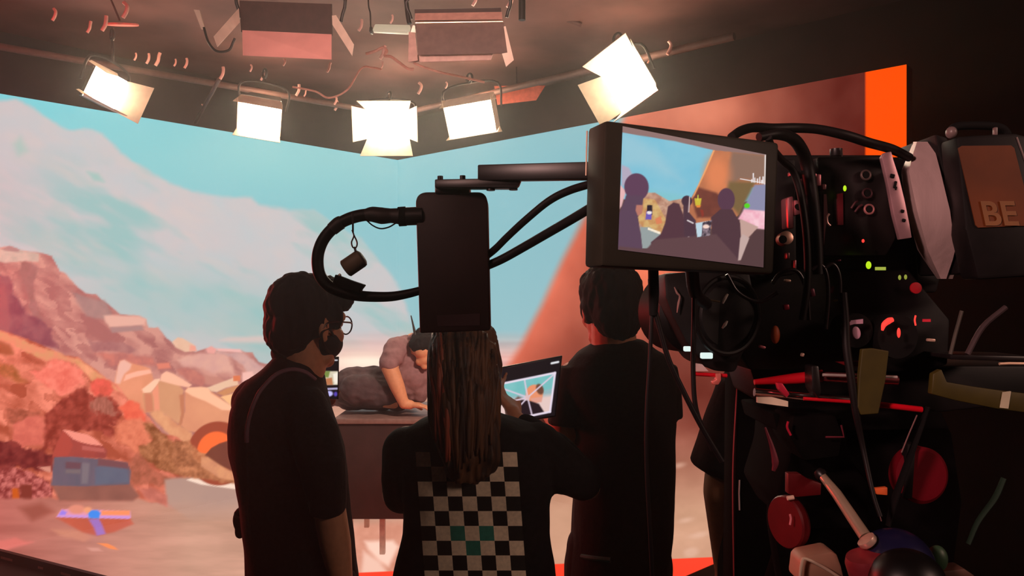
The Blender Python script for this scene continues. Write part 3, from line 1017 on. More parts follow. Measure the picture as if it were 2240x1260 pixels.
# tangled cables in the grid
for k, (lab, pts, r) in enumerate((
    ('pale cable hooked over the pipe beside the lamp with hanging flap', [(800, 118), (820, 112), (838, 104), (846, 112), (842, 122), (855, 124), (872, 136), (892, 150), (905, 152)], 3.2),
    ('thin cable sagging under the lamp with hanging flap', [(905, 138), (930, 148), (962, 158), (1000, 166), (1060, 180)], 2.6),
    ('thin cable looping along the pipe between two lit lamps', [(640, 190), (690, 200), (720, 214), (760, 196), (790, 150), (815, 148), (835, 152)], 2.2))):
    solo('grid_cable', tubepx(pts, r, 4.9, seg=8), mat('rosy_cable', (190, 130, 116), .5), lab, 'cable', None, True)
# ------------------------------------------------------------------ people
skin_tan = mat('skin_tan', (196, 142, 108), 0.55, 0, .06, 60)
skin_lit = mat('skin_warm', (232, 168, 128), 0.55, 0, .05, 60)
black_cloth = mat('black_cotton', (24, 20, 21), 0.95, 0, .25, 90, .15, spec=.15)
black_cloth2 = mat('black_jersey', (20, 17, 19), 0.95, 0, .25, 70, .15, spec=.15)
dark_trouser = mat('dark_trouser', (22, 18, 20), 0.9, 0, .2, 80, spec=.2)
hair_black = mat('hair_black', (24, 15, 15), 0.75, 0, .5, 26, .5, (1, 1, .25), spec=.1)
shoe_m = mat('shoe_black', (20, 18, 18), 0.5)
eye_m = mat('eye_white', (220, 214, 208), 0.3, 0, .02)


def rotm(yaw=0, pitch=0, roll=0):
    """yaw 0 faces away from the lens (+Y); positive turns to the viewer's right; pitch > 0 nods down"""
    return (Matrix.Rotation(math.radians(-yaw), 3, 'Z') @ Matrix.Rotation(math.radians(-pitch), 3, 'X') @ Matrix.Rotation(math.radians(roll), 3, 'Y'))


def head(o, R, s=1.0):
    """closed shapes of a head; o is between the eyes inside the skull"""
    o = Vector(o)

    def p(x, y, z):
        return o + R @ (Vector((x, y, z)) * s)
    g = [ball(p(0, -.012, .032), (.074 * s, .094 * s, .084 * s), R),
         ball(p(0, .028, -.035), (.058 * s, .062 * s, .072 * s), R),
         rc(p(-.028, .035, -.082), .026 * s, p(.028, .035, -.082), .026 * s), ball(p(0, .066, -.096), (.024 * s, .02 * s, .02 * s), R),
         rc(p(0, .084, .008), .009 * s, p(0, .104, -.028), .013 * s), ball(p(-.012, .096, -.032), .009 * s), ball(p(.012, .096, -.032), .009 * s),
         rc(p(-.045, .066, .022), .016 * s, p(.045, .066, .022), .016 * s),
         ball(p(-.036, .062, -.03), (.024 * s, .022 * s, .026 * s), R), ball(p(.036, .062, -.03), (.024 * s, .022 * s, .026 * s), R),
         ball(p(0, .087, -.062), (.024 * s, .012 * s, .007 * s), R), ball(p(0, .085, -.072), (.021 * s, .012 * s, .008 * s), R)]
    for sx in (-1, 1):
        g += [ball(p(sx * .078, -.012, -.008), (.010 * s, .021 * s, .032 * s), R @ Matrix.Rotation(sx * .25, 3, 'Z')),
              ball(p(sx * .079, -.008, -.036), (.007 * s, .010 * s, .012 * s), R)]
    return join(*g), p


def neck(o, R, base, s=1.0, r=.056):
    a = Vector(o) + R @ (Vector((0, -.022, -.05)) * s)
    return rc(a, r * s, Vector(base), (r + .006) * s)


def hand(wrist, direction, palm_normal, thumb_side, curl=35, spread=5, s=1.0, thumb_out=40):
    """palm, four unequal jointed fingers and a thumb; fingers curl towards the palm normal"""
    t = Vector(direction).normalized()
    n = Vector(palm_normal)
    n = (n - t * n.dot(t)).normalized()
    b = t.cross(n).normalized() * thumb_side
    w = Vector(wrist)
    g = [rc(w, .026 * s, w + t * .03 * s, .027 * s)]
    k0 = [w + t * (.085 * s) + b * (x * s) for x in (.030, .010, -.011, -.031)]
    for k in k0:
        g.append(rc(w + t * .02 * s + (k - w) * .12, .017 * s, k, .0125 * s))
    lens = ((.040, .025, .020), (.045, .028, .022), (.041, .026, .021), (.031, .020, .018))
    for i, (k, L) in enumerate(zip(k0, lens)):
        a = math.radians(curl * .6)
        sp = math.radians((1.5 - i) * spread)
        d = (t * math.cos(sp) + b * math.sin(sp)).normalized()
        p = k
        r = .0088 if i < 3 else .0078
        for j, l in enumerate(L):
            q = p + (d * math.cos(a) + n * math.sin(a)) * l * s
            g.append(rc(p, r * s, q, (r - .0006) * s, 10))
            p, r = q, r - .0006
            a += math.radians(curl * (.85 if j == 0 else .6))
    ta = math.radians(thumb_out)
    p = w + t * .025 * s + b * .026 * s
    d1 = (t * math.cos(ta) + b * math.sin(ta) + n * .25).normalized()
    d2 = (t * math.cos(ta * .6) + b * math.sin(ta * .6) + n * .5).normalized()
    q = p + d1 * .042 * s
    g += [rc(p, .014 * s, q, .0108 * s, 12), rc(q, .0105 * s, q + d2 * .030 * s, .0098 * s, 12), rc(q + d2 * .03 * s, .0098 * s, q + d2 * .052 * s, .0085 * s, 12)]
    return join(*g)


def leg_chain(hip, foot_xy, toe, s=1.0, bend=.02):
    hip = Vector(hip)
    f = Vector((foot_xy[0], foot_xy[1], .085))
    toe = Vector(toe).normalized()
    knee = (hip + f) / 2 + toe * bend + Vector((0, 0, .03))
    return [(hip, .068 * s), (knee, .054 * s), ((knee * .55 + f * .45), .056 * s), (f, .038 * s)], f, toe


def lower_body(person, hips, feet, toe, s=1.0, tr=dark_trouser, hipr=.098):
    """legs under the body, trousers and shoes; returns skin shapes of the legs"""
    skin = []
    cloth = []
    for h, f in zip(hips, feet):
        c, a, t = leg_chain(h, f, toe, s)
        skin.append(chain(c))
        skin.append(rc(a + Vector((0, 0, -.035)), .034, a + t * .13 + Vector((0, 0, -.05)), .028))
        cl = [(p, r + .018) for p, r in c]
        cl[-1] = (cl[-1][0] + Vector((0, 0, .0)), .062)
        cloth.append(chain(cl))
        sh = join(rc(a + Vector((0, 0, -.038)) - t * .02, .043, a + t * .09 + Vector((0, 0, -.045)), .040), rc(a + t * .09 + Vector((0, 0, -.045)), .040, a + t * .17 + Vector((0, 0, -.05)), .034))
        blob('shoe', sh, shoe_m, person, .008, 3)
    c = (Vector(hips[0]) + Vector(hips[1])) / 2
    cloth.append(rc(Vector(hips[0]) + Vector((0, 0, .05)), hipr * s, Vector(hips[1]) + Vector((0, 0, .05)), hipr * s))
    skin.append(rc(Vector(hips[0]) + Vector((0, 0, .04)), (hipr - .022) * s, Vector(hips[1]) + Vector((0, 0, .04)), (hipr - .022) * s))
    blob('trousers', join(*cloth), tr, person, .010, 6)
    return join(*skin)


def eyes(p, s, person):
    for sx in (-1, 1):
        link('eye', ball(p(sx * .031, .0745, .004), .0115 * s), eye_m, person, True)


def person(label, base, group=None):
    return thing('person', label, 'person', base, group)


# --- young man with glasses filming with a phone
d1 = 2.1
A = person('person in black shirt with glasses and face mask filming with a phone', (W(660, 800, d1).x, d1, 0))
R = rotm(38, 4)
o = W(675, 708, d1)
hd, hp = head(o, R, 1.06)
tor = loftpx([(792, 618, 694, .13), (822, 575, 692, .15), (850, 555, 695, .17), (900, 540, 705, .19), (1000, 535, 735, .22), (1100, 545, 745, .21), (1200, 552, 760, .22), (1300, 552, 765, .23)], d1, .22)
sh_r, el_r, wr_r, ha_r = W(668, 888, 2.02), W(716, 1085, 1.95), W(748, 1275, 1.98), None
arm_r = chain([(sh_r, .040), (el_r, .042), ((el_r * .45 + wr_r * .55), .041), (wr_r, .029)])
hand_r = hand(wr_r, (.05, .25, -1), (-1, .3, 0), 1, 30)
sh_l, el_l, wr_l = W(560, 875, 2.22), W(590, 1000, 2.40), W(690, 918, 2.44)
arm_l = chain([(sh_l, .055), (el_l, .044), (wr_l, .029)])
hand_l = hand(W(692, 914, 2.44), (.42, .05, .9), (.3, -.9, .1), -1, 30, 3, .82, 25)
legs = lower_body(A, [W(612, 1330, 2.12), W(705, 1330, 2.06)], [(W(612, 1, 2.14).x, 2.16), (W(712, 1, 2.0).x, 2.04)], (.65, .75, 0))
bodyA = blob('body', join(hd, neck(o, R, W(662, 800, d1), 1.06), tor, arm_r, hand_r, arm_l, hand_l, legs), skin_tan, A, .0055, 3)
eyes(hp, 1.06, A)
shirt = join(loftpx([(776, 606, 690, .13), (800, 585, 700, .17), (826, 548, 706, .21), (860, 524, 712, .25), (900, 512, 722, .27), (938, 506, 736, .27), (985, 508, 750, .28), (1035, 521, 757, .28), (1090, 531, 760, .27), (1130, 534, 764, .27), (1190, 541, 772, .27), (1262, 546, 779, .28), (1330, 550, 783, .29)], d1, .26),
             chain([(W(664, 896, 2.02), .066), (W(688, 950, 1.99), .066), (W(704, 1010, 1.96), .062), (W(714, 1095, 1.945), .050)]),
             loftpx([(1000, 680, 752, .11, 1.95), (1060, 680, 752, .115, 1.945), (1122, 678, 754, .12, 1.94)], 1.95, .11),
             chain([(W(562, 880, 2.2), .072), (W(585, 985, 2.36), .062), (W(620, 962, 2.4), .055)]))
blob('shirt', shirt, black_cloth, A, .006, 5, (.004, 12, (1, 1, .55)))
# standing collar
blob('collar', loft([(W(648, 790, d1), .062, .066), (W(645, 772, d1 - .005), .066, .064), (W(643, 762, d1 - .01), .060, .058)], 30, 2), black_cloth, A, .006, 2)


def hairgeo(p, R, s, parts):
    return join(*[ball(p(*c), tuple(r * s for r in rr), R) for c, rr in parts])


blob('hair', hairgeo(hp, R, 1.06, [((0, -.022, .046), (.085, .101, .088)), ((0, .045, .085), (.07, .055, .045)), ((.03, .070, .066), (.048, .030, .034)), ((-.03, .072, .068), (.042, .026, .03)),
                                   ((0, -.062, -.012), (.074, .056, .075)), ((-.06, -.015, .0), (.027, .05, .045)), ((.06, -.02, .004), (.027, .045, .042)), ((-.073, .03, .02), (.012, .02, .035)), ((.074, .03, .02), (.012, .02, .035))]),
     hair_black, A, .0055, 3, (.006, 55, (1, 1, .4)))
# glasses and mask
gl = mat('glasses_frame', (40, 20, 22), .35)
gls = S('glasses', tube([hp(-.01, .10, .004), hp(0, .106, .008), hp(.01, .10, .004)], .002, seg=8), gl, A)
for sx in (-1, 1):
    S('glasses_rim', ring(hp(sx * .033, .098, .0), R @ Vector((0, 1, 0)), .024 * 1.06, .0022, 26, 6), gl, gls)
    S('glasses_temple', tube([hp(sx * .058, .096, .006), hp(sx * .074, .07, .008), hp(sx * .088, .0, .006), hp(sx * .086, -.022, -.012)], .0026, seg=8), gl, gls)
S('ear_stick', tube([W(582, 719, 2.18), W(588, 719, 2.18), W(604, 722, 2.17)], [.005, .004, .0022, .0022], seg=8), gl, A)
maskm = mat('face_mask_black', (22, 14, 16), .9)
fmk = blob('face_mask', join(ball(hp(0, .034, -.050), (.0645 * 1.06, .067 * 1.06, .052 * 1.06), R), ball(hp(0, .085, -.03), (.028, .026, .026), R)), maskm, A, .005, 3)
S('mask_strap', tube([hp(.058, .038, -.03), hp(.079, .006, -.012), hp(.087, -.022, -.02), hp(.083, -.018, -.04), hp(.072, .004, -.062), hp(.056, .034, -.075)], .0035, seg=8), maskm, fmk)
# bag strap over the shoulder and the dark pouch at the waist
strap_m = mat('bag_strap_plum', (128, 92, 106), .6)
bvA = bvh_of([c for c in COL.objects if c.name == 'shirt'][0])


def on_surface(bv, px, py, lift, dmin=1.2):
    a = Vector((0, 0, CH))
    dr = (W(px, py, 1.0) - a).normalized()
    h = bv.ray_cast(a, dr)
    return (h[0] - dr * lift) if h[0] is not None else W(px, py, d1)


sp = [(540, 968), (541, 935), (549, 900), (560, 872), (573, 850), (604, 819), (638, 808), (668, 814), (690, 830)]
S('bag_strap', tube([on_surface(bvA, x, y, .003) for x, y in sp], .0055, seg=8, smooth=5, flat=1.0), strap_m, A)
S('bag_strap_lower', tube([on_surface(bvA, x, y, .002) for x, y in ((540, 968), (541, 1040), (544, 1110), (548, 1180))], .004, seg=8), black_cloth, A)
blob('waist_pouch', join(ball(W(524, 1135, 2.1), (.016, .03, .032)), ball(W(527, 1160, 2.1), (.014, .03, .022)), ball(W(531, 1118, 2.1), (.010, .02, .02))), black_cloth2, A, .005, 2)
S('waist_ring', ring(W(523, 1124, 2.07), (.3, -1, 0), .011, .0025, 20, 6), mat('dull_metal', (120, 90, 90), .35, .9), A)

# phone in his hand
ph = thing('phone', 'phone in a black case showing the set, held up by the masked person', 'phone', W(718, 872, 2.36))
pc = [W(700, 781, 2.37), W(742, 780, 2.40), W(741, 874, 2.395), W(697, 872, 2.365)]
bmn = (pc[1] - pc[0]).cross(pc[3] - pc[0]).normalized()
if bmn.y > 0:
    bmn = -bmn
S('case', prism(pc, -bmn * .009, .0016), mat('phone_black', (14, 12, 14), .3), ph)


def phonepic(p):
    p.c[:] = (16, 12, 16)
    p.poly([(702, 812), (740, 812), (740, 842), (701, 842)], (206, 196, 170), (238, 224, 200), feather=1, ns=10)
    p.poly([(702, 812), (722, 812), (718, 826), (702, 824)], (120, 140, 70), feather=2)
    p.poly([(728, 818), (740, 814), (740, 838), (732, 840)], (250, 240, 225), feather=2)
    p.poly([(712, 828), (726, 826), (728, 842), (712, 842)], (190, 120, 80), feather=2)
    p.ell(718, 795, 3, 4, (240, 236, 240), 1)
    p.line(728, 788, 738, 788, 2.5, (235, 235, 240))
    p.line(712, 851, 738, 850, 4, (200, 190, 230), 1.5)
    p.ell(720, 861, 8, 6, (196, 190, 250), 2)
    p.ell(734, 862, 4, 5, (90, 70, 180), 2)


q = [c + bmn * .0008 for c in (W(702, 872, 2.368), W(738, 873, 2.392), W(704, 783, 2.372), W(739, 783, 2.398))]
screen('display', q[0], q[1], q[2], q[3], 26, 60, phonepic, ph, led, [(702, 872), (738, 873), (704, 783), (739, 783)])

# --- woman with long hair and a checkered print on her back
d2 = 1.95
B = person('person with long streaked hair, black jacket and checkered print holding a tablet', (W(1020, 800, d2).x, d2, 0))
R = rotm(8, 14)
o = W(1012, 798, d2)
hd, hp2 = head(o, R, .96)
tor = loftpx([(905, 965, 1075, .13), (935, 910, 1140, .17), (980, 895, 1165, .2), (1060, 900, 1165, .2), (1160, 905, 1165, .19), (1260, 900, 1180, .2)], d2, .2)
shL, elL, wrL = W(892, 972, 1.97), W(868, 1080, 2.04), W(985, 990, 2.30)
shR, elR, wrR = W(1178, 968, 1.97), W(1282, 1062, 2.02), W(1128, 918, 2.10)
arms = join(chain([(shL, .048), (elL, .040), (wrL, .026)]), chain([(shR, .048), (elR, .040), (wrR, .026)]))
hR = hand(wrR, (-.25, .35, .55), (.3, -.2, .4), 1, 30, 3, .82, 20)
hL = hand(wrL, (.4, .5, .6), (.5, -.3, .2), -1, 40, 3, .85)
legs = lower_body(B, [W(985, 1320, 1.97), W(1080, 1320, 1.97)], [(W(980, 1, 1.97).x, 1.98), (W(1088, 1, 1.97).x, 1.98)], (.1, 1, 0), .95)
blob('body', join(hd, neck(o, R, W(1018, 905, d2), .92, .05), tor, arms, hR, hL, legs), skin_tan, B, .0055, 3)
eyes(hp2, .96, B)
jacket_m = mat('jacket_black', (23, 21, 23), .95, 0, .25, 60, .2, spec=.15)
jk = join(loftpx([(905, 950, 1095, .15), (918, 915, 1135, .18), (934, 888, 1180, .215), (962, 872, 1210, .24), (1005, 872, 1218, .25), (1060, 878, 1212, .25), (1110, 882, 1205, .24), (1165, 882, 1202, .24), (1215, 868, 1208, .25), (1262, 858, 1215, .26), (1330, 850, 1220, .27)], d2, .24),
          chain([(W(890, 985, 1.95), .066), (W(884, 1040, 1.98), .060), (W(880, 1078, 2.03), .053), (W(935, 1025, 2.18), .045)]),
          chain([(W(1175, 985, 1.95), .072), (W(1232, 1028, 1.96), .066), (W(1274, 1050, 2.0), .052), (W(1215, 985, 2.06), .050), (W(1150, 935, 2.09), .038)]))
jkt = blob('jacket', jk, jacket_m, B, .006, 6, (.005, 11, (1, 1, .7)))
bvB = bvh_of(jkt)
# print: squares sewn as one sheet following the back of the jacket
pm = [mat('print_off_white', (238, 222, 194), .85, 0, .1, 120), mat('print_black', (20, 18, 16), .9, 0, .2, 100), mat('print_teal', (40, 128, 112), .85, 0, .1, 90)]
cols = 7
rows_y = [989, 1021, 1053.5, 1086, 1118, 1150.5, 1183, 1215, 1248, 1280]
pv, pf, pmi = [], [], []
N = 4
for r in range(9):
    for c in range(cols):
        if r == 0 and c < 1 or r == 0 and c != 6 and c < 2:
            pass
        white = (r + c) % 2 == 0
        idx = 0 if white else 1
        if (r, c) in ((5, 2), (5, 4), (6, 3)):
            idx = 2
        k0 = len(pv)
        for j in range(N + 1):
            for i in range(N + 1):
                fy = r + j / N
                y = rows_y[int(min(fy, 8))] + (fy - min(int(fy), 8)) * 32.4
                x = 913.5 + (y - 1053) * .075 + (c + i / N) * 31.7 - (0 if y > 1053 else 0)
                pv.append(on_surface(bvB, x, y, .0025))
        for j in range(N):
            for i in range(N):
                a = k0 + j * (N + 1) + i
                pf.append((a, a + 1, a + N + 2, a + N + 1))
                pmi.append(idx)
prt = link('checkered_print', (pv, pf), None, B, True)
for m_ in pm:
    prt.data.materials.append(m_)
for p_, i_ in zip(prt.data.polygons, pmi):
    p_.material_index = i_
# hair: a falling curtain plus separate locks
hair_streak = mat('hair_streaked_brown', (40, 26, 20), 0.55, 0, .3, 38, .5, (1, 1, .06), rgb2=(112, 76, 48), spec=.3)
hair_red_lit = mat('hair_lock_red_lit', (132, 52, 40), 0.5, 0, .3, 40, .5, (1, 1, .06), rgb2=(168, 92, 62), spec=.3)  # red light on the left strands, put into the lock colour
hc = loftpx([(686, 985, 1045, .13, 1.96), (700, 962, 1068, .18, 1.95), (722, 950, 1080, .22, 1.94), (755, 942, 1089, .24, 1.92), (800, 938, 1094, .24, 1.91), (850, 937, 1096, .22, 1.88), (900, 938, 1092, .16, 1.845), (950, 945, 1092, .10, 1.815), (1000, 962, 1088, .075, 1.80), (1036, 978, 1078, .05, 1.797), (1056, 990, 1050, .03, 1.795)], d2, .2)
hair_o = blob('hair', hc, hair_streak, B, .0055, 3, (.009, 70, (1, 1, .05)))
bvH = bvh_of(hair_o)
locks, reds = [], []
for k in range(74):
    u = random.random()
    x0 = 948 + u * 132
    y0 = random.uniform(700, 830)
    y1 = random.uniform(930, 1050) - abs(u - .5) * 90
    ph_ = random.random() * 6
    pts = []
    for j in range(7):
        f = j / 6
        y = y0 + (y1 - y0) * f
        cx_ = 1016 + (x0 - 1016) * (1.12 - .25 * f) + 4 * math.sin(ph_ + f * 5)
        pts.append(on_surface(bvH, min(max(cx_, 941), 1090), y, .002))
    ok = all(1.6 < p.y < 2.05 for p in pts)
    if ok:
        (reds if u < .2 else locks).append(tube(pts, [.004, .0075, .008, .007, .003], seg=7, smooth=3))
link('hair_locks', join(*locks), hair_streak, hair_o, True)
hair_o.children[0].matrix_parent_inverse = Matrix.Translation(-hair_o.location)
lk = link('hair_red_lit_locks', join(*reds), hair_red_lit, hair_o, True)
hr = mat('hood_edge', (96, 92, 92), .9)

# tablet she holds
tb = thing('tablet', 'black tablet with a framed picture of a lying figure, held by the long-haired person', 'tablet', W(1160, 910, 2.2))
tc = [W(1068, 808, 2.13), W(1231, 777, 2.20), W(1216, 912, 2.17), W(1060, 936, 2.10)]
tn = (tc[1] - tc[0]).cross(tc[3] - tc[0]).normalized()
if tn.y > 0:
    tn = -tn
S('case', prism(tc, -tn * .010, .003), mat('tablet_black', (16, 13, 15), .35), tb)


def tabpic(p):
    x, y = p.x, p.y
    p.c[:] = (22, 14, 20)
    F4 = [(1086, 842), (1214, 816), (1203, 901), (1080, 926)]
    p.poly(F4, (150, 184, 190), feather=1)
    f = np.clip((y - (866 - (x - 1150) * .12)) / 10, 0, 1) * p.mask(F4, 1)
    p.blend(f, (232, 202, 196))
    p.poly([(1086, 842), (1214, 816), (1210, 850), (1160, 862), (1084, 872)], (116, 190, 190), (128, 196, 196), feather=4, ns=20)
    p.ell(1168, 862, 19, 20, (236, 148, 108), 2)
    p.poly([(1160, 872), (1186, 868), (1184, 880), (1162, 882)], (226, 158, 140), feather=2)
    p.ell(1180, 852, 8, 12, (110, 70, 54), 2, rot=-20)
    p.poly([(1118, 892), (1135, 874), (1160, 878), (1178, 884), (1190, 902), (1130, 914), (1112, 908)], (34, 20, 28), feather=2)
    p.poly([(1118, 880), (1132, 868), (1142, 872), (1124, 898)], (110, 80, 72), feather=3)
    for a in ((1214, 817), (1146, 830), (1086, 846), (1080, 888), (1118, 908), (1163, 909)):
        p.line(1153, 870, a[0], a[1], 3.2, (222, 204, 222), 1.2)
    p.ell(1153, 870, 5, 5, (225, 190, 190), 2)
    for a, b in zip(F4, F4[1:] + F4[:1]):
        p.line(a[0], a[1], b[0], b[1], 4.5, (234, 220, 236), 1)
    p.line(1206, 795, 1221, 792, 4.5, (236, 236, 240), 1)
    p.line(1110, 803, 1190, 786, 2, (88, 70, 66), 1.5)


def tl_(px, py):
    # keep on the tablet plane
    a = Vector((0, 0, CH))
    dr = W(px, py, 1.0) - a
    k = (tc[0] + tn * .0012 - a).dot(tn) / dr.dot(tn)
    return a + dr * k


cs = [(1064, 930), (1213, 909), (1072, 811), (1227, 781)]
screen('display', *[tl_(*c) for c in cs], 100, 84, tabpic, tb, led, cs)

# --- man in black T-shirt, back to the lens
d3 = 2.3
Cc = person('stout person in black T-shirt seen from behind under the camera monitor', (W(1340, 800, d3).x, d3, 0))
R = rotm(-16, 8)
o = W(1332, 672, d3)
hd, hp3 = head(o, R, 1.06)
tor = loftpx([(752, 1300, 1395, .14), (785, 1260, 1440, .2), (840, 1245, 1455, .25), (930, 1268, 1458, .27), (1040, 1270, 1458, .28), (1140, 1262, 1458, .28), (1260, 1255, 1448, .28)], d3, .26)
sL, eL, wL = W(1256, 828, 2.30), W(1238, 932, 2.29), W(1205, 905, 2.52)
sR, eR, wR = W(1440, 828, 2.30), W(1448, 930, 2.36), W(1400, 905, 2.56)
arms = join(chain([(sL, .054), (eL, .050), (wL, .031)]), chain([(sR, .050), (eR, .046), (wR, .031)]), chain([(eL, .054), (W(1262, 948, 2.33), .046), (W(1222, 925, 2.45), .036)]))
hL3 = hand(wL, (-.2, .8, .25), (.6, 0, .6), 1, 35)
hR3 = hand(wR, (-.2, .8, .2), (-.6, 0, .5), -1, 35)
legs = lower_body(Cc, [W(1300, 1235, 2.30), W(1405, 1235, 2.30)], [(W(1290, 1, 2.3).x, 2.3), (W(1412, 1, 2.3).x, 2.32)], (-.3, 1, 0), 1.12, hipr=.078)
blob('body', join(hd, neck(o, R, W(1345, 770, d3), 1.08, .06), tor, arms, hL3, hR3, legs), skin_tan, Cc, .006, 3)
eyes(hp3, 1.06, Cc)
ts = join(loftpx([(742, 1304, 1402, .15), (756, 1288, 1425, .18), (772, 1262, 1452, .22), (800, 1236, 1474, .27), (840, 1226, 1480, .30), (890, 1240, 1478, .31), (950, 1256, 1473, .32), (1030, 1257, 1471, .33), (1095, 1255, 1472, .34), (1170, 1250, 1469, .34), (1230, 1243, 1462, .33), (1290, 1240, 1458, .32)], d3, .3),
          loftpx([(800, 1226, 1290, .12, 2.29), (840, 1213, 1285, .14, 2.29), (885, 1204, 1280, .15, 2.285), (926, 1197, 1276, .155, 2.28)], d3, .14),
          loftpx([(800, 1425, 1480, .12, 2.3), (840, 1430, 1486, .14, 2.31), (880, 1432, 1489, .15, 2.32), (912, 1432, 1490, .15, 2.33)], d3, .14))
tsh = blob('shirt', ts, black_cloth, Cc, .006, 5, (.005, 10, (1, 1, .6)))
blob('hair', hairgeo(hp3, R, 1.06, [((0, -.02, .042), (.088, .103, .09)), ((0, .05, .08), (.068, .05, .045)), ((0, -.06, -.02), (.076, .058, .078)), ((-.066, -.015, -.004), (.024, .045, .045)), ((.066, -.015, -.004), (.024, .045, .045)), ((0, -.06, -.065), (.058, .045, .035))]),
     hair_black, Cc, .0055, 3, (.006, 60, (1, 1, .4)))
bvC = bvh_of(tsh)
S('earphone_cord', tube([on_surface(bvC, x, y, .002) for x, y in ((1419, 770), (1420, 800), (1416, 860), (1412, 920), (1411, 975))], .0018, seg=6), mat('cord_rosy', (150, 108, 108), .5), Cc)
S('pocket_band', tube([on_surface(bvC, x, y, .003) for x, y in ((1272, 1217), (1300, 1221), (1336, 1225))], .007, seg=8), mat('pocket_band_teal', (26, 92, 84), .8), Cc)

# --- bystander mostly hidden behind the camera rig
d4 = 1.75
E = person('bystander in loose black T-shirt with a bare arm, half hidden by the camera rig', (W(1665, 800, d4).x, d4, 0))
R = rotm(-25, 0)
o = W(1672, 705, d4)
hd, hp4 = head(o, R, 1.0)
tor = loftpx([(790, 1630, 1715, .13), (830, 1590, 1760, .18), (900, 1590, 1765, .2), (1040, 1595, 1765, .2), (1200, 1590, 1770, .2)], d4, .2)
s4, e4, w4 = W(1598, 880, d4), W(1578, 1075, d4), W(1588, 1240, d4 + .08)
s5, e5, w5 = W(1755, 880, d4), W(1790, 1075, d4), W(1760, 1240, d4 + .1)
arms = join(chain([(s4, .042), (e4, .042), (w4, .029)]), chain([(s5, .042), (e5, .044), (w5, .029)]))
legs = lower_body(E, [W(1632, 1420, d4), W(1725, 1420, d4)], [(W(1630, 1, d4).x, d4), (W(1728, 1, d4).x, d4 + .02)], (-.3, 1, 0), 1.0)
blob('body', join(hd, neck(o, R, W(1672, 800, d4), 1.0), tor, arms, hand(w4, (0, .1, -1), (1, 0, 0), 1, 30), hand(w5, (0, .1, -1), (-1, 0, 0), -1, 30), legs), skin_tan, E, .006, 3)
eyes(hp4, 1.0, E)
tq = join(loftpx([(778, 1625, 1718, .14), (800, 1605, 1740, .18), (830, 1582, 1765, .22), (880, 1575, 1775, .25), (1000, 1580, 1775, .26), (1150, 1580, 1778, .27), (1380, 1572, 1790, .28)], d4, .25),
          loftpx([(830, 1572, 1625, .10), (880, 1556, 1622, .13), (930, 1540, 1620, .15), (985, 1524, 1615, .17), (1012, 1516, 1612, .18), (1030, 1540, 1605, .17)], d4, .15),
          loftpx([(830, 1725, 1780, .10), (900, 1735, 1812, .14), (1010, 1745, 1830, .17)], d4, .15))
blob('shirt', tq, black_cloth2, E, .006, 5, (.004, 11, (1, 1, .6)))
blob('hair', hairgeo(hp4, R, 1.0, [((0, -.02, .042), (.085, .1, .088)), ((0, .05, .08), (.068, .05, .045)), ((0, -.06, -.02), (.074, .056, .075))]), hair_black, E, .006, 3, (.006, 60, (1, 1, .4)))

# ------------------------------------------------------------------ raised platform and the performer on it
dp = 4.62
plat = thing('platform', 'long dark covered platform carrying the performer on the LED floor', 'platform', (W(960, 1, dp).x, 5.0, ZS))
pl_top = CH - 272 / FL * dp
xL, xR = W(735, 1, dp).x, W(1200, 1, dp).x
clothp = mat('platform_cover_maroon', (62, 38, 38), .85, 0, .15, 12)
S('top_board', box(((xL + xR) / 2, dp + .35, pl_top - .016), (xR - xL + .03, .74, .032), None, .006), mat('platform_board_grey', (150, 122, 116), .5), plat)
sk_b = CH - 493 / FL * dp
S('front_panel', box(((xL + xR) / 2, dp + .012, (pl_top - .034 + sk_b) / 2), (xR - xL, .02, pl_top - .034 - sk_b), None, .003), clothp, plat)
S('side_panel', box((xL + .01, dp + .36, (pl_top - .034 + sk_b) / 2), (.02, .66, pl_top - .034 - sk_b), None, .003), clothp, plat)
S('side_panel', box((xR - .01, dp + .36, (pl_top - .034 + sk_b) / 2), (.02, .66, pl_top - .034 - sk_b), None, .003), clothp, plat)
for x in (W(760, 1, dp).x, W(832, 1, dp).x, xR - .05):
    for y in (dp + .08, dp + .62):
        if x == W(832, 1, dp).x and y > dp + .3:
            continue
        S('leg', box((x, y, (ZS + sk_b + .03) / 2), (.034, .034, sk_b + .03 - ZS), None, .004), mat('platform_leg_white', (226, 196, 184), .4), plat)
da = 4.86
def Wp(x, y, d):
    return W(x, y - 3.6, d - .12)


P_ = person('performer in dark grey shirt and trousers propped on one arm on the platform', (Wp(840, 1, da).x, da, pl_top))
R = rotm(30, 62, -18)
o = Wp(931, 768, 4.84)
hd, hp5 = head(o, R, 1.0)
tor = chain([(Wp(886, 778, 4.95), .085), (Wp(892, 800, 4.95), .125), (Wp(886, 845, 4.95), .12), (Wp(866, 862, 4.95), .105)])
tor = join(tor, rc(Wp(870, 776, 4.88), .058, Wp(914, 779, 5.02), .058))
sA, eA, wA = Wp(867, 772, 4.86), Wp(852, 806, 4.76), Wp(884, 887, 4.75)
arm1 = chain([(sA, .054), (eA, .053), ((eA + wA) / 2, .047), (wA, .032)])
h1 = hand(Wp(885, 888, 4.75), (.75, .1, -.06), (0, 0, -1), 1, 22, 8, 1.1)
sB, eB, wB = Wp(925, 775, 5.05), Wp(960, 830, 5.0), Wp(985, 882, 4.95)
arm2 = chain([(sB, .058), (eB, .044), (wB, .030)])
h2 = hand(wB, (.8, .2, -.02), (0, 0, -1), -1, 15)
th1 = chain([(Wp(868, 868, 4.9), .09), (Wp(778, 862, 4.84), .075), (Wp(800, 874, 5.0), .05), (Wp(862, 876, 5.12), .038)])
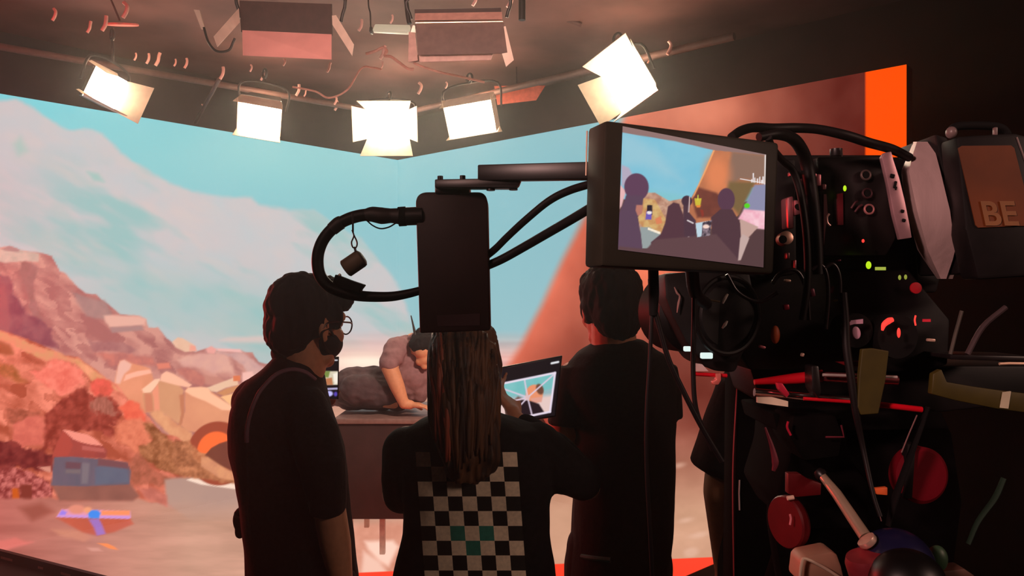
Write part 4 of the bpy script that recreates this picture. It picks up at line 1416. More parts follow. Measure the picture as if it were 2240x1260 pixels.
th2 = chain([(Wp(866, 864, 5.05), .09), (Wp(768, 868, 5.0), .075), (Wp(735, 870, 5.15), .05), (Wp(708, 874, 5.2), .04)])
ft = join(rc(Wp(865, 876, 5.13), .035, Wp(890, 878, 5.15), .026), rc(Wp(702, 874, 5.2), .035, Wp(686, 872, 5.22), .026))
blob('body', join(hd, neck(o, R, Wp(905, 752, 4.97)), tor, arm1, h1, arm2, h2, th1, th2, ft), skin_lit, P_, .0065, 3)
eyes(hp5, 1.0, P_)
shirt_g = mat('shirt_dusty_grey', (150, 112, 116), .85, 0, .12, 30, .3)
trou_g = mat('trousers_charcoal', (78, 60, 65), .85, 0, .2, 26, .5)
sg = join(chain([(Wp(884, 772, 4.95), .112), (Wp(892, 800, 4.94), .142), (Wp(888, 845, 4.94), .142)]), rc(Wp(868, 768, 4.87), .082, Wp(912, 772, 5.02), .086),
          chain([(Wp(867, 766, 4.85), .080), (Wp(857, 788, 4.79), .075), (Wp(853, 797, 4.77), .066)]), chain([(sB, .085), (Wp(945, 805, 5.02), .07)]),
          chain([(Wp(905, 830, 4.88), .10), (Wp(918, 862, 4.88), .06)]))
blob('shirt', sg, shirt_g, P_, .007, 5, (.012, 9, (1, 1, 1.4)))
blob('collar', join(rc(Wp(901, 742, 4.86), .022, Wp(914, 752, 4.84), .018), rc(Wp(905, 738, 4.9), .02, Wp(922, 741, 4.92), .02)), shirt_g, P_, .006, 2)
tg = join(chain([(Wp(872, 862, 4.92), .115), (Wp(778, 856, 4.84), .098), (Wp(800, 874, 4.98), .065), (Wp(858, 876, 5.1), .055)]), chain([(Wp(866, 862, 5.06), .11), (Wp(768, 868, 5.0), .10), (Wp(735, 870, 5.15), .065), (Wp(712, 874, 5.2), .055)]),
          chain([(Wp(772, 851, 4.95), .13), (Wp(825, 851, 4.95), .13), (Wp(868, 855, 4.95), .12)]))
blob('trousers', tg, trou_g, P_, .007, 4, (.014, 10, (1, 1, 1.6)))
for a, b in (((865, 876, 5.13), (893, 878, 5.15)), ((702, 874, 5.2), (684, 872, 5.22))):
    blob('shoe', rc(Wp(*a), .045, Wp(*b), .036), shoe_m, P_, .008, 3)
blob('hair', hairgeo(hp5, R, 1.0, [((0, -.025, .04), (.09, .105, .092)), ((0, -.065, -.02), (.08, .06, .08)), ((0, .045, .08), (.068, .05, .045))]), hair_black, P_, .007, 3, (.008, 40, (1, 1, .6)))
S('ear_bud', ball(Wp(918, 783, 4.82), .013), mat('ear_bud_white', (245, 238, 235), .4), P_)
S('radio_antenna', tubepx([(899, 690), (904, 712), (908, 730)], [1.2, 2.2, 3.4], 4.70, smooth=0), blk, P_)
S('radio_handset', tubepx([(907, 728), (911, 742), (914, 750)], [3.4, 4.6, 4.2], 4.68, smooth=4), blk, P_)
# ------------------------------------------------------------------ the cinema camera rig close to the lens
body_b = mat('camera_black', (19, 14, 15), 0.55, 0, .2, 60, spec=.3)
body_s = mat('camera_satin_black', (26, 20, 21), 0.38, 0, .2, 60, spec=.5)
rubber = mat('rubber_black', (13, 10, 11), 0.8, spec=.2)
olive = mat('cap_olive_grey', (112, 98, 80), .6)
alu = mat('brushed_aluminium', (214, 184, 182), .4, .25, .06, 60, .1, (1, 1, .05))
rosyal = mat('rosy_alloy', (196, 120, 128), .42, .6, .1, 50)
steel = mat('polished_steel', (220, 205, 200), .22, 1.0, .03)
red_refl = mat('red_reflected', (230, 20, 40), .35, .1, .1, 40)  # red light mirrored in polished metal, given as base colour
red_gl = mat('red_plastic_and_red_lit', (104, 8, 18), .45, 0, .1, 40)
led_g = emit('indicator_green', (190, 235, 20), 1.0)
led_r = emit('emissive_red', (255, 60, 50), 1.2)
white_on = emit('lit_readout', (225, 245, 240), 1.0)
yel = mat('yellow_tape', (66, 56, 6), .6, 0, .12, 50)

# --- monitor
mon = thing('camera_monitor', 'black camera monitor on the rig showing the people and the blue sky', 'monitor', W(1500, 580, .64))
fr = [W(1324, 262, .600), W(1706, 311, .655), W(1694, 600, .655), W(1316, 583, .600)]
mn = (fr[1] - fr[0]).cross(fr[3] - fr[0]).normalized()
if mn.y > 0:
    mn = -mn
S('housing', prism(fr, -mn * .034, .0035), mat('monitor_housing', (46, 42, 34), .5, spec=.3), mon)
S('rear_hood', prism([c - mn * .0345 for c in (W(1345, 300, .602), W(1670, 340, .65), W(1662, 560, .65), W(1340, 545, .602))], -mn * .012, .002), body_b, mon)
S('edge_strip', tube([fr[0].lerp(fr[3], k_) - mn * .0335 + Vector((-.0003, -.0004, 0)) for k_ in (.02, .34)], .0007, seg=6, smooth=0), mat('edge_strip_pale', (240, 205, 180), .4), mon)


def monpic(p):
    p.x, p.y = (p.x - 1260) * 3.316, (p.y - 240) * 3.316
    p.c[:] = (92, 66, 66)
    sky = [(320, 150), (980, 285), (820, 640), (700, 690), (320, 560)]
    p.poly([(320, 150), (1380, 300), (1380, 600), (900, 800), (320, 640)], (134, 196, 216), (120, 190, 214), feather=2, ns=150)
    p.poly([(320, 160), (420, 180), (600, 330), (760, 520), (640, 480), (480, 400), (320, 420)], (158, 200, 214), feather=60, alpha=.7)
    p.poly([(420, 560), (760, 620), (740, 690), (420, 640)], (130, 196, 200), feather=30, alpha=.6)
    p.poly([(980, 285), (1390, 330), (1390, 560), (1250, 560), (1170, 760), (1050, 860), (780, 860), (810, 650), (870, 540), (920, 430)], (196, 122, 84), (176, 108, 76), feather=5, ns=60)
    p.poly([(1120, 300), (1390, 330), (1390, 520), (1180, 500), (1100, 560), (1060, 520)], (140, 108, 92), feather=22)
    p.ell(1010, 470, 90, 130, (224, 132, 88), 60)
    p.poly([(1100, 520), (1300, 520), (1260, 600), (1170, 760), (1110, 700), (1060, 620)], (122, 98, 64), feather=22)
    p.poly([(870, 560), (1000, 600), (1060, 640), (1050, 780), (860, 780), (820, 650)], (122, 66, 54), (106, 58, 50), feather=14, ns=60)
    p.poly([(980, 285), (990, 290), (925, 440), (840, 620), (822, 640), (900, 470)], (246, 170, 110), feather=5)
    p.poly([(1290, 545), (1380, 540), (1380, 740), (1200, 730)], (140, 140, 170), feather=8)
    p.poly([(1210, 720), (1380, 735), (1380, 870), (1300, 860), (1165, 790)], (240, 172, 190), (250, 205, 214), feather=8, ns=40)
    p.poly([(1180, 790), (1320, 850), (1240, 930), (1200, 1000), (1170, 1100), (1160, 900)], (196, 160, 150), feather=5)
    p.poly([(330, 400), (380, 420), (420, 500), (330, 560)], (180, 170, 190), feather=10)
    p.poly([(315, 540), (360, 590), (330, 700), (315, 720)], (230, 180, 180), feather=6)
    p.poly([(500, 600), (560, 600), (660, 660), (760, 640), (800, 760), (760, 900), (600, 900), (450, 880), (440, 720)], (206, 164, 140), (170, 120, 100), feather=4, ns=30, mode='rock')
    p.poly([(480, 640), (560, 650), (640, 800), (600, 900), (500, 880), (450, 820), (430, 740)], (216, 182, 120), (196, 140, 90), feather=4, ns=30)
    p.poly([(455, 850), (520, 850), (600, 900), (600, 1000), (470, 1005)], (150, 160, 160), feather=4)
    p.poly([(510, 852), (598, 886), (594, 902), (508, 868)], (250, 236, 214), feather=3)
    p.poly([(560, 790), (600, 770), (610, 820), (570, 830)], (220, 130, 90), feather=4)
    D = (84, 58, 66)
    # silhouettes of the crew as the camera sees them
    p.ell(432, 560, 84, 100, (96, 64, 88), 4)
    p.poly([(360, 620), (480, 620), (470, 720), (440, 780), (460, 900), (480, 1100), (300, 1100), (310, 760), (350, 660)], (92, 68, 88), feather=4)
    p.poly([(430, 690), (475, 690), (470, 750), (440, 770), (425, 730)], (186, 120, 104), feather=4)
    p.poly([(505, 690), (540, 690), (540, 760), (500, 760)], (44, 34, 46), feather=3)
    p.poly([(500, 735), (538, 735), (534, 795), (492, 795)], (110, 90, 180), feather=3)
    p.ell(520, 745, 18, 12, (240, 230, 230), 3)
    p.poly([(650, 700), (690, 670), (730, 680), (760, 760), (780, 900), (780, 1120), (560, 1120), (530, 960), (600, 900), (630, 820)], (84, 54, 64), feather=5)
    p.ell(785, 660, 38, 40, (70, 48, 62), 3)
    p.poly([(760, 690), (810, 690), (800, 740), (850, 800), (850, 950), (770, 960), (760, 760)], (78, 54, 66), feather=4)
    p.line(805, 630, 798, 740, 7, (224, 196, 190), 2)
    p.line(790, 800, 830, 820, 8, (250, 240, 240), 3)
    p.ell(798, 930, 9, 13, (250, 240, 240), 3)
    p.ell(1075, 650, 64, 84, (88, 58, 76), 4)
    p.poly([(1030, 720), (1120, 720), (1180, 820), (1188, 960), (1165, 1150), (960, 1150), (970, 900), (960, 780)], (80, 54, 62), feather=4)
    p.poly([(310, 990), (500, 1010), (560, 940), (1000, 900), (1180, 1100), (1380, 900), (1380, 1180), (300, 1080)], (96, 68, 72), feather=8)
    p.poly([(1180, 930), (1200, 900), (1250, 930), (1190, 1090), (1164, 1092)], (196, 168, 162), feather=4)
    p.poly([(1290, 880), (1380, 870), (1380, 1160), (1160, 1150), (1230, 980)], (84, 60, 62), feather=5)
    p.poly([(848, 820), (966, 800), (952, 908), (860, 922)], (190, 214, 226), feather=3)
    p.poly([(900, 815), (966, 800), (952, 908), (890, 918)], (150, 130, 140), (60, 50, 60), feather=2, ns=22, con=1.8)
    p.ell(925, 845, 24, 14, (246, 214, 200), 3)
    # overlays
    p.poly([(840, 640), (892, 640), (884, 690), (848, 695)], (206, 186, 60), feather=4)
    p.poly([(850, 690), (888, 690), (880, 706), (858, 706)], (236, 140, 60), feather=4)
    p.line(866, 618, 866, 650, 4, (220, 230, 80), 1)
    p.poly([(880, 720), (904, 724), (910, 760), (896, 780)], (140, 56, 46), feather=4)
    p.ell(1232, 695, 22, 18, (90, 210, 40), 3)
    # waveform at the rim
    p.line(1372, 325, 1368, 540, 7, (252, 250, 250), 2)
    for i, (wx, wh) in enumerate(((1268, 16), (1280, 62), (1292, 30), (1312, 26), (1330, 40), (1345, 20), (1356, 46))):
        p.line(wx, 524 + (wx - 1280) * .12, wx, 524 + (wx - 1280) * .12 - wh, 8, (250, 246, 250), 2)
    p.line(1180, 500, 1372, 532, 5, (236, 230, 230), 2)
    # grey bar along the upper rim
    p.poly([(330, 110), (1390, 310), (1390, 330), (980, 290), (700, 225), (330, 165)], (146, 116, 112), feather=3)
    p.poly([(300, 1010), (1370, 1150), (1370, 1180), (290, 1060)], (96, 70, 74), feather=3)


mcs = [(1352, 546), (1670, 585), (1362, 276), (1676, 338)]


def onplane(px, py, p0, n):
    a = Vector((0, 0, CH))
    dr = W(px, py, 1.0) - a
    return a + dr * ((p0 - a).dot(n) / dr.dot(n))


p0m = fr[0] + mn * .0006
screen('display', *[onplane(c[0], c[1], p0m, mn) for c in mcs], 190, 150, monpic, mon, led, mcs)
S('mount_stalk', tubepx([(1512, 575, .655), (1520, 640, .70), (1545, 665, .74)], 14, smooth=4), body_b, mon)

# --- arm with the hanging box
arm = thing('monitor_bar', 'black flat bar with a bolted bracket joining the monitor and the hanging box', 'arm', W(1150, 390, .70))
S('bar', prism([W(1045, 360, .725), W(1300, 353, .68), W(1300, 391, .68), W(1045, 395, .725)], (0, .012, 0), .0012), body_s, arm)
S('bracket_plate', prism([W(951, 392, .735), W(1142, 389, .715), W(1136, 404, .715), (W(1126, 410, .715)), W(951, 410, .735)], (0, .018, 0), .001), body_s, arm)
for (x0, y0, x1, y1) in ((957, 385, 969, 394), (1006, 384, 1018, 393)):
    S('bolt', lathe([(0, 0), (.0028, 0), (.0028, .004), (0, .004)], W((x0 + x1) / 2, y1, .742), (0, 0, 1), 12), body_s, arm)
for (x0, y0, x1, y1) in ((1064, 400, 1083, 417), (1113, 400, 1133, 416)):
    S('thumb_screw', lathe([(0, 0), (.0042, 0), (.0042, .005), (.003, .006), (.003, .0075), (0, .0075)], W((x0 + x1) / 2, y1, .728), (0, 0, 1), 14), body_s, arm)

bx = thing('hanging_box', 'black upright box with rounded upper corners hanging from the flat bar', 'battery box', W(992, 725, .76))
bp = [(918, 729), (1072, 723), (1066, 440), (1064, 430), (1058, 423), (1050, 420), (930, 420), (919, 423), (912, 430), (909, 440)]
S('case', prismpx(bp, .745, .042, .002), mat('box_brown_black', (48, 33, 32), .55, 0, .15, 25, spec=.35), bx)
S('mount_block', boxpx(951, 404, 1027, 424, .742, .03, .002), body_s, bx)
S('label_panel', prismpx([(955, 690), (1050, 686), (1050, 712), (957, 714)], .7445, .001), mat('box_label_maroon', (46, 18, 22), .5), bx)

# --- cables of the box
cab = mat('thick_black_cable', (22, 15, 16), .5, 0, .1, 40, spec=.3)
solo('monitor_cable', tubepx([(1062, 562, .76), (1084, 544, .75), (1110, 518, .74), (1150, 481, .725), (1200, 440, .71), (1245, 417, .695), (1300, 400, .672)], 8.5, smooth=6), cab, 'arched black cable from the hanging box up to the monitor, the upper of two', 'cable', 'two cables between hanging box and monitor', True)
solo('monitor_cable', tubepx([(1062, 583, .76), (1100, 566, .75), (1150, 538, .735), (1200, 509, .715), (1250, 480, .695), (1300, 450, .672)], 10, smooth=6), cab, 'straighter black cable from the hanging box to the monitor, the lower of two', 'cable', 'two cables between hanging box and monitor', True)
lp = thing('looped_cable', 'thick black cable looping out sideways from the hanging box and back', 'cable', W(800, 640, .75))
S('loop', tubepx([(884, 472), (840, 471), (800, 470), (765, 478), (735, 494), (710, 520), (697, 550), (695, 580), (702, 606), (722, 628), (755, 641), (795, 648), (850, 649), (890, 643), (925, 634)], [13, 13, 13.5, 13.5, 13, 13, 13, 13, 13, 13, 13, 12, 11, 10, 9], .75, smooth=6, seg=14), cab, lp)
S('plug', tubepx([(876, 474), (925, 472)], 20, .75, smooth=0, seg=16), body_s, lp)
S('plug_collar', tubepx([(872, 474), (888, 473)], 21.5, .75, smooth=0, seg=16), rubber, lp)
tape_b = mat('cable_wrap', (36, 25, 25), .55)
S('tape_wrap', tubepx([(800, 471), (815, 469), (835, 472), (855, 472), (874, 473)], [14, 17, 18.5, 16, 18], .748, smooth=4, seg=14), tape_b, lp)
S('sleeve_end', tubepx([(726, 502), (740, 490), (748, 486)], [14.5, 15.5, 15], .75, smooth=3, seg=14), tape_b, lp)
S('loose_wire', tubepx([(800, 480), (815, 493), (832, 500), (850, 497), (866, 488)], 1.8, .745, smooth=6, seg=6), cab, lp)
S('cable_clip', prismpx([(733, 600), (766, 613), (796, 623), (788, 633), (786, 640), (752, 632), (727, 619)], .735, .014, .001), rubber, lp)
S('clip_glint', ball(W(743, 602, .735), .0017), mat('clip_glint_bright', (250, 240, 230), .2, .8), lp)  # glint on the clip, modelled as a tiny bright ball
cp = thing('dangling_cylinder', 'small olive cylinder cap dangling on a wire hook inside the cable loop', 'cap', W(776, 605, .745))
ax = (W(790, 565, .745) - W(762, 584, .745)).normalized()
a0 = W(756, 588, .745)
S('cap', lathe([(0, 0), (.0088, 0), (.0092, .0006), (.0092, .017), (.0086, .0195), (.006, .021), (0, .0212)], a0, ax, 28), olive, cp)
S('cap_mouth', lathe([(0, 0), (.0080, 0), (.0080, .0005), (0, .0005)], a0 - ax * .0006, ax, 28), rubber, cp)
S('cord', tubepx([(771, 466), (772, 490), (772, 508)], 2.2, .735, smooth=0, seg=8), tape_b, cp)
S('hook', tubepx([(770, 503), (774, 516), (769, 530), (772, 541), (779, 541), (781, 530), (774, 514)], 1.7, .738, smooth=5, seg=8), mat('hook_metal', (92, 72, 66), .4, .6), cp)
S('eyelet', ring(W(777, 546, .741), (1, 0, .2), .0024, .0008, 16, 6), mat('hook_metal', (92, 72, 66), .4, .6), cp)

# --- cables under the monitor
uc = thing('monitor_lead', 'black plug hanging under the monitor with two leads falling away', 'cable', W(1430, 690, .66))
S('plug', tubepx([(1429, 585), (1430, 640), (1429, 690)], [11.5, 12, 9.5], .66, smooth=0), rubber, uc)
S('lead', tubepx([(1426, 686), (1424, 730), (1421, 800), (1416, 880), (1414, 960), (1416, 1050), (1424, 1200), (1430, 1340)], 4.6, .66), cab, uc)
S('lead', tubepx([(1434, 684), (1446, 730), (1464, 790), (1492, 850), (1518, 902), (1544, 950), (1580, 1010)], 6, .66), cab, uc)
solo('side_lead', tubepx([(1519, 600, .70), (1518, 700, .70), (1516, 800, .70), (1520, 880, .70), (1534, 930, .70), (1560, 985, .70)], 5.6), cab, 'black lead dropping straight from the lens block to meet the slanting lead', 'cable', None, True)

# --- camera
DC = .80
cm = thing('cinema_camera', 'black cinema camera rig crowded with plugs, lights and silver plates', 'camera', W(1820, 820, DC))
S('camera_body', prismpx([(1700, 338), (1945, 338), (1985, 560), (1990, 640), (1940, 700), (1700, 700), (1690, 600), (1694, 420)], .84, .16, .004), body_b, cm)
S('side_module', prismpx([(1672, 420), (1700, 350), (1742, 345), (1745, 600), (1672, 610)], .80, .09, .004), body_b, cm)
S('rear_module', prismpx([(1788, 342), (1940, 340), (1962, 520), (1940, 560), (1800, 560)], .80, .06, .003), body_s, cm)
S('lower_module', prismpx([(1600, 590), (1760, 585), (1990, 590), (2080, 700), (2075, 800), (1960, 815), (1640, 810), (1600, 740)], .83, .16, .004), body_b, cm)
S('rear_wall', prismpx([(1890, 345), (1990, 342), (2060, 600), (2050, 640), (1890, 640)], .87, .05, .003), body_b, cm)
tkn = S('top_knob', lathe([(0, 0), (.006, 0), (.0065, .001), (.0065, .008), (0, .008)], W(1829, 342, .82), (0, 0, 1), 18), body_s, cm)
S('knob_glint', tubepx([(1841, 327), (1842, 342)], 2, .812, smooth=0, seg=6), steel, tkn)  # highlight on the knob, modelled as a steel sliver
S('lens_block', prismpx([(1452, 600), (1530, 592), (1640, 590), (1660, 690), (1610, 815), (1565, 812), (1540, 800), (1500, 748), (1470, 690), (1455, 650)], .80, .10, .004), body_b, cm)
lens_ax = Vector((-.42, 1, .02))
S('lens_barrel', lathe([(0, .005), (.034, .005), (.036, .008), (.036, .02), (.040, .024), (.040, .06), (.046, .066), (.046, .11), (.042, .114), (0, .114)], W(1600, 690, .80), lens_ax, 40), body_b, cm)
S('lens_gear', ring(W(1592, 690, .785), lens_ax, .040, .003, 44, 8), body_b, cm)
S('arc_highlight', tubepx([(1581, 664), (1586, 652), (1592, 643)], [2, 4, 2.5], .765, smooth=4, seg=8), mat('arc_highlight_pale', (235, 225, 215), .3, .4), cm)  # highlights on the lens ring, modelled as pale arcs
S('arc_highlight', tubepx([(1580, 718), (1586, 710), (1591, 702)], [2, 4, 2], .765, smooth=4, seg=8), mat('arc_highlight_pale', (235, 225, 215), .3, .4), cm)
S('scratch_glint', tubepx([(1475, 628), (1481, 641), (1487, 648), (1484, 664), (1481, 684)], [1, 2.5, 2, 2.5, 1], .795, smooth=3, seg=6), mat('pale_rose_glint', (220, 170, 165), .3, .5), cm)  # glint on the lens block, drawn as a pale thread
S('rail_glint', tubepx([(1540, 655), (1575, 660)], 2.2, .79, smooth=0, seg=6), mat('rail_glint_dull', (140, 120, 90), .35, .7), cm)  # dull glint drawn as a short thin tube
# lit readouts and rail reflecting red light ahead of the lens block
for (x0, y0, x1, y1) in ((1497, 758, 1513, 769), (1534, 772, 1560, 785)):
    S('lit_readout', boxpx(x0, y0, x1, y1, .775, .006, .0012), white_on, cm)
S('front_rail', tubepx([(1520, 818), (1590, 822)], 4.5, .79, smooth=0), red_refl, cm)
S('front_plate', prismpx([(1522, 795), (1536, 797), (1550, 812), (1522, 812)], .785, .006), mat('plate_rosy', (226, 188, 184), .5), cm)
S('front_clamp', prismpx([(1566, 818), (1577, 816), (1578, 832), (1572, 842), (1560, 842), (1558, 835), (1567, 830)], .785, .008, .001), mat('clamp_salmon', (230, 120, 110), .4, .2), cm)
# left cluster of plugs
S('port_block', prismpx([(1722, 432), (1736, 428), (1738, 500), (1724, 500)], .782, .02, .002), rosyal, cm)
S('port_block', prismpx([(1738, 436), (1754, 440), (1754, 468), (1740, 472)], .78, .02, .002), rosyal, cm)
S('port_hole', lathe([(0, 0), (.0028, 0), (.0028, .001), (0, .001)], W(1744, 452, .7785), (0, -1, 0), 14), rubber, cm)
slc = S('silver_collar', lathe([(0, 0), (.0065, 0), (.007, .002), (.007, .014), (0, .016)], W(1710, 525, .79), (0, -1, .1), 24), mat('collar_warm_metal', (214, 170, 150), .35, .7), cm)
S('collar_mouth', lathe([(0, 0), (.0042, 0), (.0042, .001), (0, .001)], W(1712, 524, .773), (0, -1, .1), 18), rubber, slc)
for k, (x, y, w_, h_) in enumerate(((1729, 381, 4, 6), (1750, 399, 3, 9), (1787, 395, 7, 16), (1800, 410, 5, 8), (1779, 385, 5, 6), (1721, 560, 4, 9), (1736, 580, 3, 14))):
    S('fitting', box(W(x, y, .785), (w_ / FL * .785 * 1.6, .01, h_ / FL * .785 * 1.6), None, .0012), rosyal if k % 2 == 0 else mat('fitting_dull', (110, 70, 72), .4, .5), cm)
S('hook_clip', tubepx([(1814, 468), (1809, 475), (1810, 487), (1816, 494)], 2.4, .785, smooth=5, seg=8), mat('hook_pale', (236, 190, 180), .35, .5), cm)
S('red_strip', prismpx([(1832, 424), (1844, 422), (1845, 492), (1833, 492)], .797, .004), mat('strip_dark_red', (112, 30, 40), .4, .2), cm)
S('vertical_edge', prismpx([(1802, 425), (1808, 425), (1811, 470), (1806, 500), (1802, 540)], .79, .005), mat('edge_dull_rose', (92, 50, 56), .4, .4), cm)
S('fan_slot', tubepx([(1862, 456), (1870, 444), (1876, 440)], 2.5, .797, smooth=3, seg=6), mat('edge_dull_rose', (92, 50, 56), .4, .4), cm)
S('fan_slot', tubepx([(1870, 464), (1879, 452), (1886, 448)], 2.5, .797, smooth=3, seg=6), mat('edge_dull_rose', (92, 50, 56), .4, .4), cm)
for (x, y, c_) in ((1894, 383, (130, 108, 104)), (1897, 423, (92, 60, 64)), (1901, 458, (226, 150, 150))):
    vp_ = S('video_port', ring(W(x, y, .796), (0, -1, .05), .0048, .0012, 26, 8), mat('port_ring_%d' % x, c_, .35, .7), cm)
    S('port_core', lathe([(0, 0), (.004, 0), (.004, .003), (0, .003)], W(x, y, .7985), (0, -1, 0), 18), rubber, vp_)
# silver strip with holes and the rounded silver drum
strip = [(1929, 344), (1935, 334), (1950, 331), (1955, 350), (1968, 390), (1980, 440), (1990, 490), (1995, 520), (1969, 524), (1955, 470), (1942, 400)]
pst = S('pierced_strip', prismpx(strip, .768, .006, .0008), mat('strip_rosy_silver', (196, 150, 158), .4, .55, .2, 30), cm)
for (x, y, w_, h_) in ((1952, 385, 10, 9), (1958, 404, 6, 16), (1960, 412, 4, 8), (1974, 462, 8, 7), (1977, 482, 8, 7)):
    S('strip_hole', box(W(x, y, .7675), (w_ / FL * .77, .002, h_ / FL * .77), Matrix.Rotation(.25, 3, 'Y'), .0008), rubber, pst)
# drum: a broad band bent round the rear, bevelled along its front edge
dv, df = [], []
prof = [(1970, 375, .80), (1990, 338, .775), (2040, 310, .775), (2060, 318, .83)]
rows_ = []
for k in range(15):
    f = k / 14
    y = 310 + 300 * f
    lft = np.interp(f, [0, .1, .22, .5, .8, 1], [1998, 1986, 1971, 1982, 2008, 2050])
    mid = np.interp(f, [0, .1, .22, .5, .8, 1], [2006, 1996, 1988, 2006, 2030, 2058])
    rgt = np.interp(f, [0, .2, .5, .8, 1], [2040, 2056, 2078, 2090, 2070])
    bulge = .035 * math.sin(math.pi * min(max(f, 0.0), 1.0))
    rows_.append([W(lft, y, .835 - bulge), W(mid, y, .805 - bulge), W(rgt, y, .80 - bulge), W(rgt + 14, y, .86 - bulge)])
dv = [p for r_ in rows_ for p in r_]
for k in range(14):
    for j in range(3):
        a = k * 4 + j
        df.append((a, a + 1, a + 5, a + 4))
    df.append((k * 4 + 3, k * 4, k * 4 + 4, k * 4 + 7))
df += [(3, 2, 1, 0), (56, 57, 58, 59)]
S('silver_drum', (dv, df), alu, cm, .5)
S('rear_pillar', prismpx([(2046, 292), (2074, 300), (2120, 500), (2124, 600), (2096, 600), (2088, 500), (2062, 380)], .785, .08, .003), body_b, cm)
S('pillar_highlight', tubepx([(2068, 312), (2090, 400), (2119, 522)], 1.6, .786, smooth=4, seg=6), mat('pale_edge_grey', (150, 130, 128), .35, .6), cm)  # thin highlight down the pillar, modelled as a pale line
# indicator lights
for (x, y, rx, ry, m_) in ((1848, 412, 3.6, 6.5, led_g), (1900, 580, 6, 8.5, led_g), (1888, 527, 3, 4, led_r)):
    S('indicator_light', ball(W(x, y, .776), (rx / FL * .78, .0012, ry / FL * .78)), m_, cm)
S('indicator_bar', boxpx(1916, 584, 1938, 591, .776, .002), emit('indicator_bar_green', (176, 190, 70), .8), cm)
for (x, y) in ((1968, 607), (1981, 606)):
    S('indicator_light', ball(W(x, y, .776), (3.2 / FL * .78, .001, 5.5 / FL * .78)), emit('indicator_olive', (160, 170, 60), .7), cm)
S('record_button', lathe([(0, 0), (.0058, 0), (.0058, .002), (0, .003)], W(2002, 630, .776), (0, -1, 0), 20), mat('record_button_red', (170, 12, 30), .5), cm)
# lower face: lens glints made as pink pieces and ring of the follow focus
S('pink_lens_glint', prismpx([(1853, 712), (1862, 701), (1888, 698), (1888, 708), (1868, 709), (1855, 713)], .776, .003), mat('lens_glint_pink', (250, 186, 214), .4), cm)
S('pink_lens_glint', ball(W(1873, 728, .777), (9.5 / FL * .78, .001, 14 / FL * .78), Matrix.Rotation(-.2, 3, 'Y')), mat('lens_glint_pink', (250, 186, 214), .4), cm)
S('red_glow_arc', tubepx([(1930, 723), (1934, 710), (1944, 702), (1953, 699)], [2.5, 6, 7, 5], .776, smooth=4, seg=8), led_r, cm)  # red arcs given emission
S('red_glow_arc', ball(W(1966, 728, .777), (4 / FL * .78, .001, 11 / FL * .78)), led_r, cm)
S('red_glow_arc', tubepx([(2003, 712), (2001, 700), (2003, 690)], 2, .777, smooth=3, seg=6), led_r, cm)
S('red_dash', boxpx(2020, 698, 2036, 704, .777, .002), mat('red_dash', (240, 50, 74), .4), cm)
S('focus_wheel', lathe([(0, -.012), (.020, -.012), (.023, -.009), (.023, .012), (0, .012)], W(1948, 735, .80), (.15, -1, 0), 40), rubber, cm)
S('focus_wheel', lathe([(0, -.012), (.016, -.012), (.018, -.01), (.018, .012), (0, .012)], W(1860, 722, .80), (.1, -1, 0), 36), rubber, cm)
S('bystander_skin_spot', ball(W(1696, 732, .80), (10 / FL * .8, .004, 20 / FL * .8)), mat('bystander_skin_spot', (226, 110, 66), .5), cm)  # stands in for the bystander's face glimpsed through the rig
for (x, y, w_, h_, m_) in ((1667, 759, 14, 6, 'fitting_rose'), (1719, 672, 12, 12, 'fitting_red'), (1776, 640, 10, 18, 'fitting_plum'), (1818, 634, 9, 16, 'fitting_plum'), (1722, 614, 14, 6, 'fitting_pale'), (1834, 570, 8, 4, 'fitting_plum'), (1826, 658, 10, 4, 'fitting_olive'), (1755, 776, 6, 8, 'fitting_pale'), (2036, 744, 16, 7, 'fitting_pale')):
    cc = {'fitting_rose': (196, 110, 120), 'fitting_red': (140, 24, 44), 'fitting_plum': (108, 44, 64), 'fitting_pale': (206, 170, 150), 'fitting_olive': (100, 90, 40)}[m_]
    S('fitting', box(W(x, y, .778), (w_ / FL * .78, .006, h_ / FL * .78), Matrix.Rotation(.3 * math.sin(x), 3, 'Y'), .0012), mat(m_, cc, .4, .3), cm)
# plates and braces on the far side
S('slant_brace', tubepx([(2079, 775), (2090, 730), (2104, 680)], 4, .78, smooth=0, seg=8), mat('brace_grey_steel', (150, 140, 130), .3, .8), cm)
S('slant_brace', tubepx([(2116, 775), (2150, 715), (2200, 672)], 6, .79, smooth=4, seg=8), mat('brace_dull', (92, 76, 78), .4, .5), cm)
S('base_plate', prismpx([(2078, 776), (2260, 780), (2260, 792), (2080, 786)], .78, .06, .001), body_s, cm)
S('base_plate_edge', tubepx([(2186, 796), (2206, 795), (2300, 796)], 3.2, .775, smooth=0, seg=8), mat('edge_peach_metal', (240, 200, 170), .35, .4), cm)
S('bridge_plate', prismpx([(1640, 806), (2090, 800), (2260, 800), (2260, 880), (2030, 905), (1720, 905), (1660, 870)], .86, .10, .003), body_b, cm)
